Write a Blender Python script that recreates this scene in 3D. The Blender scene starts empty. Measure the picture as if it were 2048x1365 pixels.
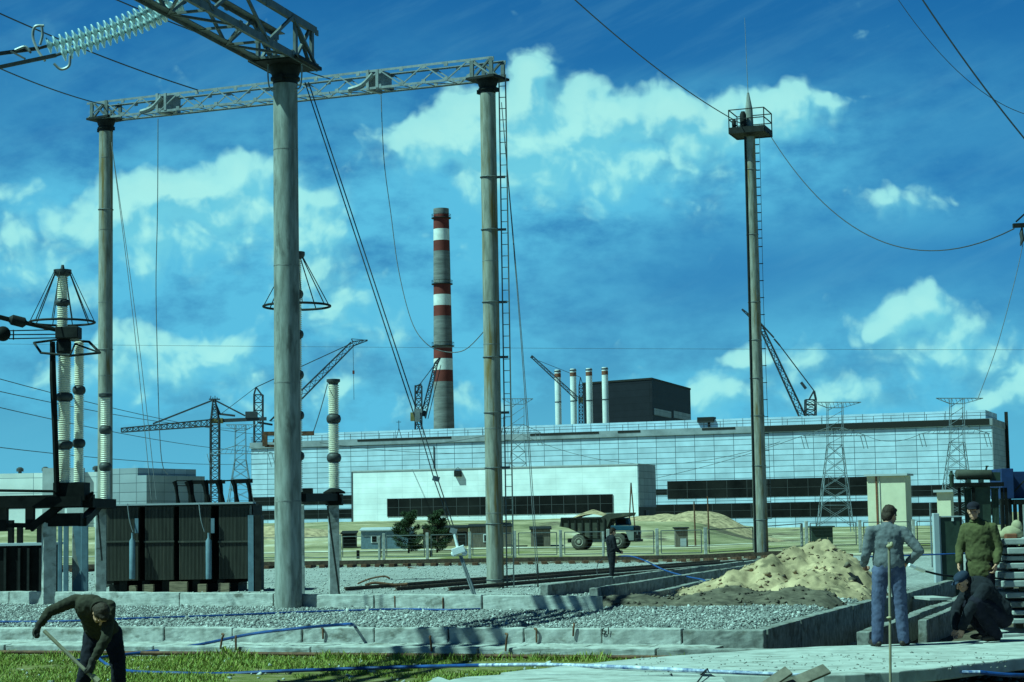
import bpy, bmesh, math, random
import numpy as np
from mathutils import Vector, Matrix
random.seed(7); RNG = np.random.default_rng(7)
R = math.radians
SC = bpy.context.scene
COL = SC.collection

# ------------------------------------------------------------------ camera
FPX, CXP, CYP = 3900.0, 1024.0, 682.5
CAM = Vector((0, 0, 2.0))
_p, _a = math.atan((1040 - CYP) / FPX), R(0.95)
_f = Vector((0, math.cos(_p), math.sin(_p)))
_r0, _u0 = Vector((1, 0, 0)), Vector((0, -math.sin(_p), math.cos(_p)))
_r = _r0 * math.cos(_a) - _u0 * math.sin(_a)
_u = _u0 * math.cos(_a) + _r0 * math.sin(_a)
cd = bpy.data.cameras.new('camera')
cam = bpy.data.objects.new('camera', cd); COL.objects.link(cam)
cd.sensor_width = 36; cd.lens = FPX / 2048 * 36
cd.clip_start = 0.5; cd.clip_end = 9000
cam.matrix_world = Matrix(((_r.x, _u.x, -_f.x, CAM.x), (_r.y, _u.y, -_f.y, CAM.y), (_r.z, _u.z, -_f.z, CAM.z), (0, 0, 0, 1)))
SC.camera = cam

def ray(px, py): return _r * ((px - CXP) / FPX) + _u * ((CYP - py) / FPX) + _f
def P(px, py, Y): d = ray(px, py); return CAM + d * (Y / d.y)
def G(px, py, z=0.0): d = ray(px, py); return CAM + d * ((z - CAM.z) / d.z)
def proj(p):
    v = Vector(p) - CAM; k = v.dot(_f)
    return CXP + FPX * v.dot(_r) / k, CYP - FPX * v.dot(_u) / k
def ZA(x, y, py):                      # height at which the upright through x, y crosses photo row py
    z0, z1 = 0.0, 5.0
    for _ in range(4):
        a, b = proj((x, y, z0))[1], proj((x, y, z1))[1]
        z0, z1 = z1, z0 + (py - a) * (z1 - z0) / (b - a)
        if abs(z1 - z0) < 1e-4: break
    return z1

# ------------------------------------------------------------------ exposure, film cast, sun, sky
vs = SC.view_settings
vs.view_transform = 'Standard'; vs.look = 'None'; vs.gamma = 1; vs.use_curve_mapping = False
vs.exposure = 0.40
vs.use_white_balance = True; vs.white_balance_temperature = 4560; vs.white_balance_tint = -53   # old slide stock: strong cyan cast
SUN_EL = 55.0
SUN_TO = Vector((-0.925, -0.38, 0)).normalized() * math.cos(R(SUN_EL)) + Vector((0, 0, math.sin(R(SUN_EL))))
sl = bpy.data.lights.new('sun', 'SUN'); sl.energy = 5.0; sl.angle = R(0.5); sl.color = (1, .965, .92)
so = bpy.data.objects.new('sun', sl); COL.objects.link(so)
so.rotation_euler = SUN_TO.to_track_quat('Z', 'Y').to_euler(); so.location = (-40, -30, 60)

W = bpy.data.worlds.new('World'); SC.world = W; W.use_nodes = True
SC.cycles.sampling_pattern = 'AUTOMATIC' if hasattr(SC.cycles, 'sampling_pattern') else SC.cycles.sampling_pattern
SC.cycles.use_denoising = True
W.cycles.sampling_method = 'MANUAL'; W.cycles.sample_map_resolution = 256
SC.cycles.max_bounces = 6; SC.cycles.transparent_max_bounces = 16

def build_world():
    nt = W.node_tree; N = nt.nodes; L = nt.links
    for n in list(N): N.remove(n)
    out = N.new('ShaderNodeOutputWorld'); bg = N.new('ShaderNodeBackground'); bg.inputs[1].default_value = 0.057
    L.new(bg.outputs[0], out.inputs[0])
    sky = N.new('ShaderNodeTexSky'); sky.sky_type = 'NISHITA'; sky.sun_disc = False
    sky.sun_elevation = R(SUN_EL); sky.sun_rotation = math.atan2(SUN_TO.x, SUN_TO.y)
    sky.air_density = 1.0; sky.dust_density = 0.35; sky.ozone_density = 2.2
    def M(op, a, b=None, c=None, clamp=False):
        n = N.new('ShaderNodeMath'); n.operation = op; n.use_clamp = clamp
        for i, v in enumerate((a, b, c)):
            if v is None: continue
            if isinstance(v, (int, float)): n.inputs[i].default_value = v
            else: L.new(v, n.inputs[i])
        return n.outputs[0]
    def V(op, a, b=None, c=None):
        n = N.new('ShaderNodeVectorMath'); n.operation = op
        for i, v in enumerate((a, b, c)):
            if v is None: continue
            if isinstance(v, (tuple, list)): n.inputs[i].default_value = v
            else: L.new(v, n.inputs[i])
        return n.outputs['Value'] if op in ('LENGTH', 'DISTANCE', 'DOT_PRODUCT') else n.outputs[0]
    def SS(x, a, b, lo=0.0, hi=1.0):
        n = N.new('ShaderNodeMapRange'); n.interpolation_type = 'SMOOTHSTEP'
        L.new(x, n.inputs[0])
        for i, v in enumerate((a, b, lo, hi)): n.inputs[i + 1].default_value = v
        return n.outputs[0]
    def noise(vec, scale, detail, rough, lac=2.0):
        n = N.new('ShaderNodeTexNoise'); n.noise_dimensions = '2D'; n.inputs['Scale'].default_value = scale; n.inputs['Detail'].default_value = detail
        n.inputs['Roughness'].default_value = rough; n.inputs['Lacunarity'].default_value = lac
        L.new(vec, n.inputs['Vector']); return n
    tc = N.new('ShaderNodeTexCoord')
    sp = N.new('ShaderNodeSeparateXYZ'); L.new(tc.outputs['Generated'], sp.inputs[0])
    # direction on the sky: bearing tangent u and elevation tangent v (clouds stay where they are in the sky)
    yy = M('MAXIMUM', M('ABSOLUTE', sp.outputs[1]), 0.05)
    cb = N.new('ShaderNodeCombineXYZ'); L.new(M('DIVIDE', sp.outputs[0], yy), cb.inputs[0]); L.new(M('DIVIDE', sp.outputs[2], yy), cb.inputs[1])
    uv0 = cb.outputs[0]
    def uvof(px, py): d = ray(px, py); return d.x / d.y, d.z / d.y
    S = 1 / FPX
    heaps = [  # bearing and elevation of each cumulus heap (photo position), half width, half height, weight
        (850, 292, 75, 42, .95), (960, 260, 90, 70, 1), (1068, 182, 46, 60, 1.05), (1045, 290, 130, 90, .9), (1190, 245, 100, 62, 1), (1330, 225, 90, 45, .9), (1415, 245, 100, 60, .8),
        (1545, 215, 90, 45, .85), (1640, 200, 60, 28, .75), (1230, 340, 170, 70, .7),
        (370, 400, 130, 52, .95), (480, 352, 70, 28, .85), (230, 440, 130, 70, .9), (560, 410, 110, 60, .65), (60, 510, 110, 60, .6), (40, 385, 60, 26, .5),
        (330, 735, 130, 55, .85), (440, 700, 60, 34, .75), (250, 690, 60, 30, .6), (640, 460, 70, 50, .6), (700, 640, 130, 70, .5), (560, 800, 90, 45, .55),
        (1495, 708, 58, 24, .85), (1590, 705, 60, 26, .6), (1440, 780, 70, 46, .6), (1835, 615, 62, 34, .85), (1745, 650, 60, 36, .6), (1930, 640, 70, 45, .6),
        (1880, 710, 120, 60, .6), (2045, 765, 50, 46, .85), (1700, 800, 100, 40, .5), (930, 810, 90, 50, .55), (1790, 405, 120, 34, .6), (680, 770, 60, 34, .6),
        (130, 590, 70, 30, .5), (1960, 810, 90, 30, .6), (100, 760, 90, 40, .45),
        (430, 470, 170, 70, .62), (760, 330, 60, 40, .5), (640, 560, 90, 70, .5), (-500, 520, 200, 70, .8), (2700, 520, 200, 70, .8)]
    veils = [(200, 560, 460, 260, 1.0), (330, 450, 300, 110, 1.1), (690, 520, 360, 280, 1.0), (1080, 400, 260, 130, 1.1), (1330, 330, 330, 110, .95), (1450, 270, 260, 80, .9), (1560, 400, 260, 90, .4), (1800, 420, 260, 55, .5),
             (1000, 640, 300, 120, .7), (1000, 800, 700, 130, .85), (1850, 730, 330, 130, .9), (1500, 760, 260, 90, .8), (120, 110, 240, 90, .22), (300, 760, 420, 110, .8), (1850, 230, 330, 120, .3), (1024, 930, 1500, 120, .95)]
    def field(uv, lst):
        acc = None
        for (px, py, rx, ry, w) in lst:
            u, v = uvof(px, py)
            sc = (1 / (rx * 2.1 * S), 1 / (ry * 2.1 * S), 0)
            q = V('MULTIPLY_ADD', uv, sc, (-u * sc[0], -v * sc[1], 0))
            b = SS(V('LENGTH', q), 0.0, 1.0, w, 0.0)
            acc = b if acc is None else M('MAXIMUM', M('MULTIPLY_ADD', M('MINIMUM', acc, b), .35, M('MAXIMUM', acc, b)), 0)
        return acc
    def cumulus(uv):
        w = noise(uv, 26, 3, .5)
        uvw = V('ADD', uv, V('SCALE', V('SUBTRACT', w.outputs['Color'], (.5, .5, .5)), None))
        uvw.node.inputs[1].links[0].from_node.inputs['Scale'].default_value = .030
        n1 = noise(uv, 24, 8, .55)
        n2 = N.new('ShaderNodeTexVoronoi'); n2.voronoi_dimensions = '2D'; n2.feature = 'F1'; n2.inputs['Scale'].default_value = 58
        n2.inputs['Detail'].default_value = 2; n2.inputs['Roughness'].default_value = .5
        L.new(uvw, n2.inputs['Vector'])
        f = field(uvw, heaps)
        a = M('MULTIPLY_ADD', M('SUBTRACT', n1.outputs['Fac'], .5), 1.05, f)
        return M('MULTIPLY_ADD', M('SUBTRACT', .45, n2.outputs['Distance']), .36, a)
    d0 = cumulus(uv0)
    d1 = cumulus(V('ADD', uv0, (-.0052, .0072, 0)))
    fwd = SS(sp.outputs[1], .15, .45); topf = SS(M('SUBTRACT', d0, d1), -.14, .14)
    msk = N.new('ShaderNodeMix'); L.new(topf, msk.inputs[0]); L.new(SS(d0, .02, .80), msk.inputs[2]); L.new(SS(d0, .14, .60), msk.inputs[3])
    mask = M('MULTIPLY', msk.outputs[0], fwd)
    thick = SS(d0, .40, 1.15)
    lit = SS(M('SUBTRACT', d0, d1), -.30, .26)
    vn = noise(V('MULTIPLY', uv0, (1, 1.9, 1)), 17, 7, .6)
    veil = M('MULTIPLY', M('MULTIPLY', field(uv0, veils), fwd), SS(vn.outputs['Fac'], .16, .72), clamp=True)
    veil = M('MAXIMUM', veil, SS(sp.outputs[2], .01, .12, .82, 0.0))      # pale haze along the horizon
    # thin streaks of cirrus
    rot = N.new('ShaderNodeVectorRotate'); rot.rotation_type = 'Z_AXIS'; rot.inputs['Angle'].default_value = R(-24); L.new(uv0, rot.inputs['Vector'])
    cn = noise(V('MULTIPLY', rot.outputs[0], (5, 34, 1)), 2.2, 6, .6)
    cir = M('MULTIPLY', SS(cn.outputs['Fac'], .42, .8), .09)
    def MIX(f, a, b):
        n = N.new('ShaderNodeMix'); n.data_type = 'RGBA'; 
        if isinstance(f, (int, float)): n.inputs[0].default_value = f
        else: L.new(f, n.inputs[0])
        for i, v in ((6, a), (7, b)):
            if isinstance(v, tuple): n.inputs[i].default_value = (*v, 1)
            else: L.new(v, n.inputs[i])
        return n.outputs[2]
    tint = N.new('ShaderNodeMix'); tint.data_type = 'RGBA'; tint.blend_type = 'MULTIPLY'; tint.inputs[0].default_value = 1
    L.new(sky.outputs[0], tint.inputs[6]); tint.inputs[7].default_value = (*[x * SKYV for x in SKYT], 1)
    overhead_dim = SS(sp.outputs[2], .26, .7, 1.0, .2)  # sky overhead dimmed to cut fill light and darken the shadows
    c = MIX(cir, V('SCALE', tint.outputs[2], None), (5.4, 6.4, 8.6)); L.new(overhead_dim, c.node.inputs[6].links[0].from_node.inputs['Scale'])
    c = MIX(veil, c, (3.9, 6.0, 9.2))
    cl = MIX(lit, (4.9, 6.9, 9.2), (10.6, 10.6, 10.4))
    cl = MIX(M('MULTIPLY', M('SUBTRACT', 1, thick), .35), cl, (6.8, 8.4, 9.8))
    c = MIX(M('MULTIPLY', mask, .88), c, cl)
    L.new(c, bg.inputs[0])
SKYV = .92; SKYT = (.52, .62, 1.08)
build_world()

# ------------------------------------------------------------------ materials
def mat(name, c, rough=.8, var=.18, scale=6., bump=0., metal=0., c2=None, stretch=None, spec=.3, stain=None):
    m = bpy.data.materials.new(name); m.use_nodes = True
    nt = m.node_tree; N = nt.nodes; L = nt.links
    b = N['Principled BSDF']; b.inputs['Roughness'].default_value = rough; b.inputs['Metallic'].default_value = metal
    b.inputs['Specular IOR Level'].default_value = spec
    tc = N.new('ShaderNodeTexCoord'); vec = tc.outputs['Object']
    if stretch:
        mp = N.new('ShaderNodeMapping'); mp.inputs['Scale'].default_value = stretch; L.new(vec, mp.inputs[0]); vec = mp.outputs[0]
    n = N.new('ShaderNodeTexNoise'); n.inputs['Scale'].default_value = scale; n.inputs['Detail'].default_value = 7; n.inputs['Roughness'].default_value = .62
    L.new(vec, n.inputs['Vector'])
    cr = N.new('ShaderNodeValToRGB')
    lo = c2 or tuple(x * (1 - var * 1.6) for x in c); hi = tuple(min(x * (1 + var), .95) for x in c)
    cr.color_ramp.elements[0].position = .33; cr.color_ramp.elements[0].color = (*lo, 1)
    cr.color_ramp.elements[1].position = .66; cr.color_ramp.elements[1].color = (*hi, 1)
    L.new(n.outputs['Fac'], cr.inputs[0]); colr = cr.outputs[0]
    if stain:                                     # drips and dirt with a shape of their own
        mp2 = N.new('ShaderNodeMapping'); mp2.inputs['Scale'].default_value = stain[1]; L.new(tc.outputs['Object'], mp2.inputs[0])
        n2 = N.new('ShaderNodeTexNoise'); n2.inputs['Scale'].default_value = 1; n2.inputs['Detail'].default_value = 6; n2.inputs['Roughness'].default_value = .65
        L.new(mp2.outputs[0], n2.inputs['Vector'])
        r2 = N.new('ShaderNodeMapRange'); r2.interpolation_type = 'SMOOTHSTEP'; r2.inputs[1].default_value = stain[2]; r2.inputs[2].default_value = stain[3]
        L.new(n2.outputs['Fac'], r2.inputs[0])
        mx = N.new('ShaderNodeMix'); mx.data_type = 'RGBA'; L.new(r2.outputs[0], mx.inputs[0]); L.new(colr, mx.inputs[6]); mx.inputs[7].default_value = (*stain[0], 1)
        colr = mx.outputs[2]
    L.new(colr, b.inputs['Base Color'])
    if bump:
        bp = N.new('ShaderNodeBump'); bp.inputs['Strength'].default_value = min(1, bump * 4); bp.inputs['Distance'].default_value = bump
        L.new(n.outputs['Fac'], bp.inputs['Height']); L.new(bp.outputs[0], b.inputs['Normal'])
    return m

def panel_mat(name, c, bw, bh, line, mortar=.02, var=.1, rough=.6):
    """wall of rectangular panels with dark joints, laid out in the wall's own x and z"""
    m = bpy.data.materials.new(name); m.use_nodes = True
    nt = m.node_tree; N = nt.nodes; L = nt.links; b = N['Principled BSDF']; b.inputs['Roughness'].default_value = rough; b.inputs['Specular IOR Level'].default_value = .12
    tc = N.new('ShaderNodeTexCoord'); s = N.new('ShaderNodeSeparateXYZ'); L.new(tc.outputs['Object'], s.inputs[0])
    ad = N.new('ShaderNodeMath'); ad.operation = 'ADD'; L.new(s.outputs[0], ad.inputs[0]); L.new(s.outputs[1], ad.inputs[1])
    cb = N.new('ShaderNodeCombineXYZ'); L.new(ad.outputs[0], cb.inputs[0]); L.new(s.outputs[2], cb.inputs[1])
    br = N.new('ShaderNodeTexBrick'); br.offset = 0; br.inputs['Scale'].default_value = 1
    br.inputs['Brick Width'].default_value = bw; br.inputs['Row Height'].default_value = bh; br.inputs['Mortar Size'].default_value = mortar
    br.inputs['Mortar Smooth'].default_value = .1; br.inputs['Bias'].default_value = 0
    br.inputs['Color1'].default_value = (*[x * (1 + var) for x in c], 1); br.inputs['Color2'].default_value = (*[x * (1 - var) for x in c], 1)
    br.inputs['Mortar'].default_value = (*line, 1)
    L.new(cb.outputs[0], br.inputs['Vector'])
    n = N.new('ShaderNodeTexNoise'); n.inputs['Scale'].default_value = .25; n.inputs['Detail'].default_value = 8; L.new(tc.outputs['Object'], n.inputs['Vector'])
    mr = N.new('ShaderNodeMapRange'); mr.inputs[1].default_value = .3; mr.inputs[2].default_value = .7; mr.inputs[3].default_value = .82; mr.inputs[4].default_value = 1.08; L.new(n.outputs['Fac'], mr.inputs[0])
    mx = N.new('ShaderNodeMix'); mx.data_type = 'RGBA'; mx.blend_type = 'MULTIPLY'; mx.inputs[0].default_value = 1
    L.new(br.outputs['Color'], mx.inputs[6]); cc = N.new('ShaderNodeCombineColor')
    for i in range(3): L.new(mr.outputs[0], cc.inputs[i])
    L.new(cc.outputs[0], mx.inputs[7]); L.new(mx.outputs[2], b.inputs['Base Color'])
    return m

M_ = {}
M_['conc'] = mat('concrete', (.37, .36, .33), .9, .24, 5, .01, c2=(.24, .235, .21), stain=((.12, .115, .095), (1.6, 1.6, 3.2), .53, .69))
M_['conc_dirty_shade'] = mat('weathered_shaded_concrete', (.22, .215, .195), .95, .3, 6, .012, stain=((.09, .085, .065), (2, 2, 3), .5, .68))  # weathered tone; on the trench walls it also paints in shade
M_['conc_slab'] = mat('pale_concrete', (.37, .365, .335), .9, .2, 4, .012, c2=(.27, .265, .24), stain=((.17, .165, .14), (1.2, 3.4, 3), .56, .68))
M_['pole'] = mat('spun_concrete', (.255, .255, .23), .85, .24, 3, .006, stretch=(3, 3, .5), c2=(.145, .145, .125), stain=((.11, .11, .095), (3.5, 3.5, .9), .53, .68))
M_['pole_rust'] = mat('rust_streaked_concrete', (.25, .24, .20), .85, .24, 3, .006, stretch=(3, 3, .5), c2=(.145, .14, .11), stain=((.15, .11, .035), (5, 5, .3), .50, .66))
M_['steel'] = mat('painted_steel', (.10, .105, .10), .55, .25, 4, .002, stain=((.10, .07, .04), (3, 3, 3), .60, .72), spec=.4)
M_['galv'] = mat('galvanised_steel', (.24, .245, .24), .5, .18, 5, .001, metal=.3, stain=((.22, .19, .15), (4, 4, 4), .6, .75))
M_['dark'] = mat('dark_paint', (.018, .018, .016), .7, .3, 5, .002, spec=.15)
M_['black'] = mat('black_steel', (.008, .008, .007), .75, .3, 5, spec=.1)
M_['rust'] = mat('rusty_steel', (.10, .055, .028), .8, .35, 12, .003)
M_['rail'] = mat('rail_steel', (.075, .055, .035), .7, .35, 8, .003)
M_['porc'] = mat('pale_porcelain', (.80, .74, .58), .3, .1, 4, spec=.4)
M_['porc_gap'] = mat('brown_porcelain', (.10, .075, .045), .35, .2, 4, spec=.5)
M_['flange'] = mat('cast_iron_flange', (.05, .05, .048), .55, .3, 8)
M_['glass'] = mat('insulator_glass', (.50, .58, .58), .12, .08, 5, spec=.8)
M_['cable'] = mat('stranded_cable', (.05, .052, .055), .6, .2, 20)
M_['rope'] = mat('steel_rope', (.14, .14, .14), .6, .2, 20)
M_['white'] = mat('white_paint', (.72, .72, .70), .6, .08, 3)
M_['red'] = mat('red_paint', (.105, .024, .018), .8, .2, .2)
M_['chim_white'] = mat('chimney_white', (.62, .61, .58), .8, .12, .3)
M_['chim_grey'] = mat('chimney_concrete', (.17, .165, .16), .9, .22, .35, stretch=(.4, .4, 2.2))
M_['glass_dark'] = mat('dark_glazing', (.010, .010, .009), .5, .5, .12, spec=.12)
M_['frame'] = mat('window_frame', (.05, .05, .05), .6, .1, 2)
M_['hall'] = panel_mat('hall_panels', (.50, .57, .67), 5.9, 1.62, (.10, .12, .15), .085)
M_['hall_roof'] = mat('hall_roof_edge', (.26, .27, .29), .8, .25, .15)
M_['annex'] = panel_mat('annex_panels', (.84, .85, .84), 6.0, 1.2, (.62, .63, .64), .03, .03)
M_['annex_side'] = mat('annex_trim', (.4, .41, .42), .7, .1, .5)
M_['reactor'] = panel_mat('reactor_panels', (.013, .014, .019), 30, 2.4, (.007, .008, .011), .06, .12)
M_['lowpan'] = panel_mat('low_block_panels', (.74, .74, .72), 11, 2.6, (.25, .27, .3), .05)
M_['greypan'] = panel_mat('grey_block_panels', (.30, .32, .35), 3.4, 1.5, (.10, .11, .13), .05)
M_['crane'] = mat('crane_steel', (.04, .042, .05), .7, .2, .5)
M_['crane_cab'] = mat('crane_cab_paint', (.20, .17, .06), .7, .2, .5)
M_['pylon'] = mat('pylon_steel', (.20, .22, .24), .6, .2, .5)
M_['cream'] = mat('cream_paint', (.66, .60, .42), .7, .06, 1.5, stain=((.45, .38, .24), (.5, .5, .3), .62, .8))
M_['brown'] = mat('brown_trim', (.16, .07, .035), .7, .2, 4)
M_['radiator'] = mat('radiator_paint', (.060, .056, .042), .6, .2, 3, stretch=(6, 6, .4), stain=((.13, .11, .08), (9, 9, .5), .58, .72))
M_['bluegrey'] = mat('blue_grey_paint', (.16, .20, .24), .6, .15, 4)
M_['oilgreen'] = mat('dark_green_paint', (.035, .045, .030), .5, .2, 4)
M_['blue'] = mat('blue_paint', (.016, .026, .09), .6, .2, 2)
M_['hose'] = mat('blue_hose', (.030, .055, .20), .45, .25, 6, spec=.5)
M_['hosew'] = mat('chalky_hose', (.50, .50, .55), .6, .4, 9, c2=(.05, .07, .2))
M_['sand'] = mat('sand', (.37, .285, .165), 1, .22, 1.4, .06, c2=(.16, .125, .07), stain=((.13, .105, .06), (1.1, 1.1, 1.6), .55, .66))
M_['soil'] = mat('dark_soil', (.10, .085, .06), 1, .35, 5, .04)
M_['wood'] = mat('weathered_wood', (.24, .19, .12), .85, .3, 3, .003, stretch=(1, 8, 8))
M_['shed'] = mat('shed_boards', (.15, .13, .10), .9, .25, 2, stretch=(4, 4, .4))
M_['tarp'] = mat('pale_cloth', (.34, .30, .18), .9, .15, 7, .01)
M_['truck_bed'] = mat('truck_bed_paint', (.05, .05, .036), .75, .3, 1.2, stain=((.20, .17, .10), (1, 1, 1), .56, .74))
M_['truck_cab'] = mat('truck_cab_paint', (.022, .05, .085), .6, .15, 1.2)
M_['truck_fender'] = mat('truck_fender_paint', (.20, .21, .19), .7, .15, 1.2)
M_['tyre'] = mat('dusty_tyre', (.085, .078, .06), .95, .25, 3)
M_['rim'] = mat('wheel_rim', (.30, .28, .22), .7, .2, 3)
M_['leaf'] = mat('pine_needles', (.045, .062, .022), .8, .35, 2.5)
M_['bark'] = mat('bark', (.09, .065, .04), .95, .3, 6)
M_['skin'] = mat('skin', (.45, .27, .17), .55, .1, 10)
M_['hair'] = mat('dark_hair', (.03, .02, .012), .8, .3, 60, .004)
M_['eye'] = mat('eye_dark', (.02, .015, .012), .3, .1, 3)
M_['jacket_grey'] = mat('grey_blue_cloth', (.120, .120, .128), .95, .2, 12, .014)
M_['jeans'] = mat('faded_denim', (.085, .09, .15), .95, .3, 3, .006, c2=(.042, .044, .085), stretch=(1.4, 1.4, .5))
M_['olive'] = mat('olive_cloth', (.075, .072, .026), .95, .18, 8, .014)
M_['navy'] = mat('dark_navy_cloth', (.010, .010, .014), .95, .25, 8, .014)
M_['blackcloth'] = mat('black_cloth', (.008, .007, .014), .95, .3, 8, .014)
M_['browncloth'] = mat('dark_brown_cloth', (.034, .030, .018), .95, .25, 8, .014)
M_['capblue'] = mat('navy_cap_cloth', (.02, .026, .05), .9, .2, 9)
M_['boot'] = mat('boot_leather', (.03, .022, .015), .6, .3, 8)
M_['glove'] = mat('work_glove', (.035, .03, .024), .95, .25, 20, .003)
M_['pale_wood'] = mat('pale_handle_wood', (.26, .225, .15), .7, .15, 6)

# ------------------------------------------------------------------ mesh helpers
class MB:
    def __init__(s): s.v = []; s.f = []
    def add(s, vs_, fs):
        o = len(s.v); s.v += [tuple(v) for v in vs_]; s.f += [tuple(i + o for i in f) for f in fs]; return s
    def box(s, c, d, rz=0, tilt=None):
        m = Matrix.Rotation(rz, 3, 'Z')
        if tilt: m = m @ Matrix.Rotation(tilt[0], 3, tilt[1])
        c = Vector(c); vs_ = [c + m @ Vector((x * d[0] / 2, y * d[1] / 2, z * d[2] / 2)) for x in (-1, 1) for y in (-1, 1) for z in (-1, 1)]
        return s.add(vs_, [(0, 1, 3, 2), (4, 6, 7, 5), (0, 4, 5, 1), (2, 3, 7, 6), (0, 2, 6, 4), (1, 5, 7, 3)])
    def bb(s, x0, x1, y0, y1, z0, z1): return s.box(((x0 + x1) / 2, (y0 + y1) / 2, (z0 + z1) / 2), (x1 - x0, y1 - y0, z1 - z0))
    def bar(s, a, b, w, h=None, up=(0, 0, 1)):
        a = Vector(a); b = Vector(b); d = (b - a).normalized(); h = h or w; u = Vector(up)
        if abs(d.dot(u)) > .98: u = Vector((1, 0, 0)) if abs(d.x) < .9 else Vector((0, 1, 0))
        x = d.cross(u).normalized(); u = x.cross(d)
        vs_ = [p + x * (i * w / 2) + u * (j * h / 2) for p in (a, b) for i, j in ((-1, -1), (1, -1), (1, 1), (-1, 1))]
        return s.add(vs_, [(3, 2, 1, 0), (4, 5, 6, 7), (0, 1, 5, 4), (1, 2, 6, 5), (2, 3, 7, 6), (3, 0, 4, 7)])
    def tube(s, a, b, r0, r1=None, n=10): return s.path([a, b], [r0, r0 if r1 is None else r1], n)
    def path(s, pts, r, n=8, caps=True):
        pts = [Vector(p) for p in pts]; k = len(pts); rr = r if isinstance(r, (list, tuple)) else [r] * k
        vs_ = []; ref = None
        for i, p in enumerate(pts):
            t = (pts[min(i + 1, k - 1)] - pts[max(i - 1, 0)]).normalized()
            if ref is None:
                ref = Vector((0, 0, 1)) if abs(t.z) < .9 else Vector((1, 0, 0))
            x = t.cross(ref)
            if x.length < 1e-6: x = t.orthogonal()
            x.normalize(); y = x.cross(t); ref = y
            vs_ += [p + (x * math.cos(2 * math.pi * j / n) + y * math.sin(2 * math.pi * j / n)) * rr[i] for j in range(n)]
        fs = [(i * n + j, (i + 1) * n + j, (i + 1) * n + (j + 1) % n, i * n + (j + 1) % n) for i in range(k - 1) for j in range(n)]
        if caps: fs += [tuple(range(n)), tuple((k - 1) * n + n - 1 - j for j in range(n))]
        return s.add(vs_, fs)
    def lathe(s, base, prof, n=24, axis=None):
        base = Vector(base); q = Vector((0, 0, 1)).rotation_difference(Vector(axis)) if axis else None
        vs_ = []
        for r, z in prof:
            for j in range(n):
                v = Vector((r * math.cos(2 * math.pi * j / n), r * math.sin(2 * math.pi * j / n), z)); vs_.append(base + (q @ v if q else v))
        k = len(prof)
        fs = [(i * n + j, i * n + (j + 1) % n, (i + 1) * n + (j + 1) % n, (i + 1) * n + j) for i in range(k - 1) for j in range(n)]
        fs += [tuple(n - 1 - j for j in range(n)), tuple((k - 1) * n + j for j in range(n))]
        return s.add(vs_, fs)
    def torus(s, c, R_, r, axis=(0, 0, 1), n=40, m=8, a0=0, a1=2 * math.pi):
        c = Vector(c); q = Vector((0, 0, 1)).rotation_difference(Vector(axis)); full = abs(a1 - a0 - 2 * math.pi) < 1e-6
        pts = [c + q @ Vector((R_ * math.cos(a0 + (a1 - a0) * i / n), R_ * math.sin(a0 + (a1 - a0) * i / n), 0)) for i in range(n + 1)]
        return s.path(pts, r, m, caps=not full)
    def prism(s, poly, z0, z1):
        n = len(poly); vs_ = [(p[0], p[1], z0) for p in poly] + [(p[0], p[1], z1) for p in poly]
        return s.add(vs_, [tuple(reversed(range(n))), tuple(range(n, 2 * n))] + [(i, (i + 1) % n, n + (i + 1) % n, n + i) for i in range(n)])
    def ext(s, poly, d):
        """extrude a 3-D polygon along a vector"""
        n = len(poly); d = Vector(d); vs_ = [Vector(p) for p in poly] + [Vector(p) + d for p in poly]
        return s.add(vs_, [tuple(reversed(range(n))), tuple(range(n, 2 * n))] + [(i, (i + 1) % n, n + (i + 1) % n, n + i) for i in range(n)])
    def ell(s, c, ax, n=14, m=9):
        c = Vector(c)
        if isinstance(ax[0], (int, float)): ax = [Vector((ax[0], 0, 0)), Vector((0, ax[1], 0)), Vector((0, 0, ax[2]))]
        vs_ = [c - ax[2]]
        for i in range(1, m):
            t = -math.pi / 2 + math.pi * i / m
            for j in range(n):
                p = 2 * math.pi * j / n; vs_.append(c + ax[0] * (math.cos(t) * math.cos(p)) + ax[1] * (math.cos(t) * math.sin(p)) + ax[2] * math.sin(t))
        vs_.append(c + ax[2]); e = len(vs_) - 1
        fs = [(0, 1 + (j + 1) % n, 1 + j) for j in range(n)]
        fs += [(1 + (i - 1) * n + j, 1 + (i - 1) * n + (j + 1) % n, 1 + i * n + (j + 1) % n, 1 + i * n + j) for i in range(1, m - 1) for j in range(n)]
        fs += [(e, 1 + (m - 2) * n + j, 1 + (m - 2) * n + (j + 1) % n) for j in range(n)]
        return s.add(vs_, fs)
    def cap(s, a, b, ra, rb=None, n=12):
        """limb: tapered tube with round ends"""
        rb = ra if rb is None else rb; a = Vector(a); b = Vector(b); d = b - a
        if d.length < 1e-5: return s.ell(a, (ra, ra, ra))
        d.normalize(); pts = []; rr = []
        for t in (-.99, -.8, -.45, 0): pts.append(a + d * (ra * t)); rr.append(ra * math.sqrt(max(0, 1 - t * t)) + 1e-4)
        for t in (0, .45, .8, .99): pts.append(b + d * (rb * t)); rr.append(rb * math.sqrt(max(0, 1 - t * t)) + 1e-4)
        return s.path(pts, rr, n)
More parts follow.
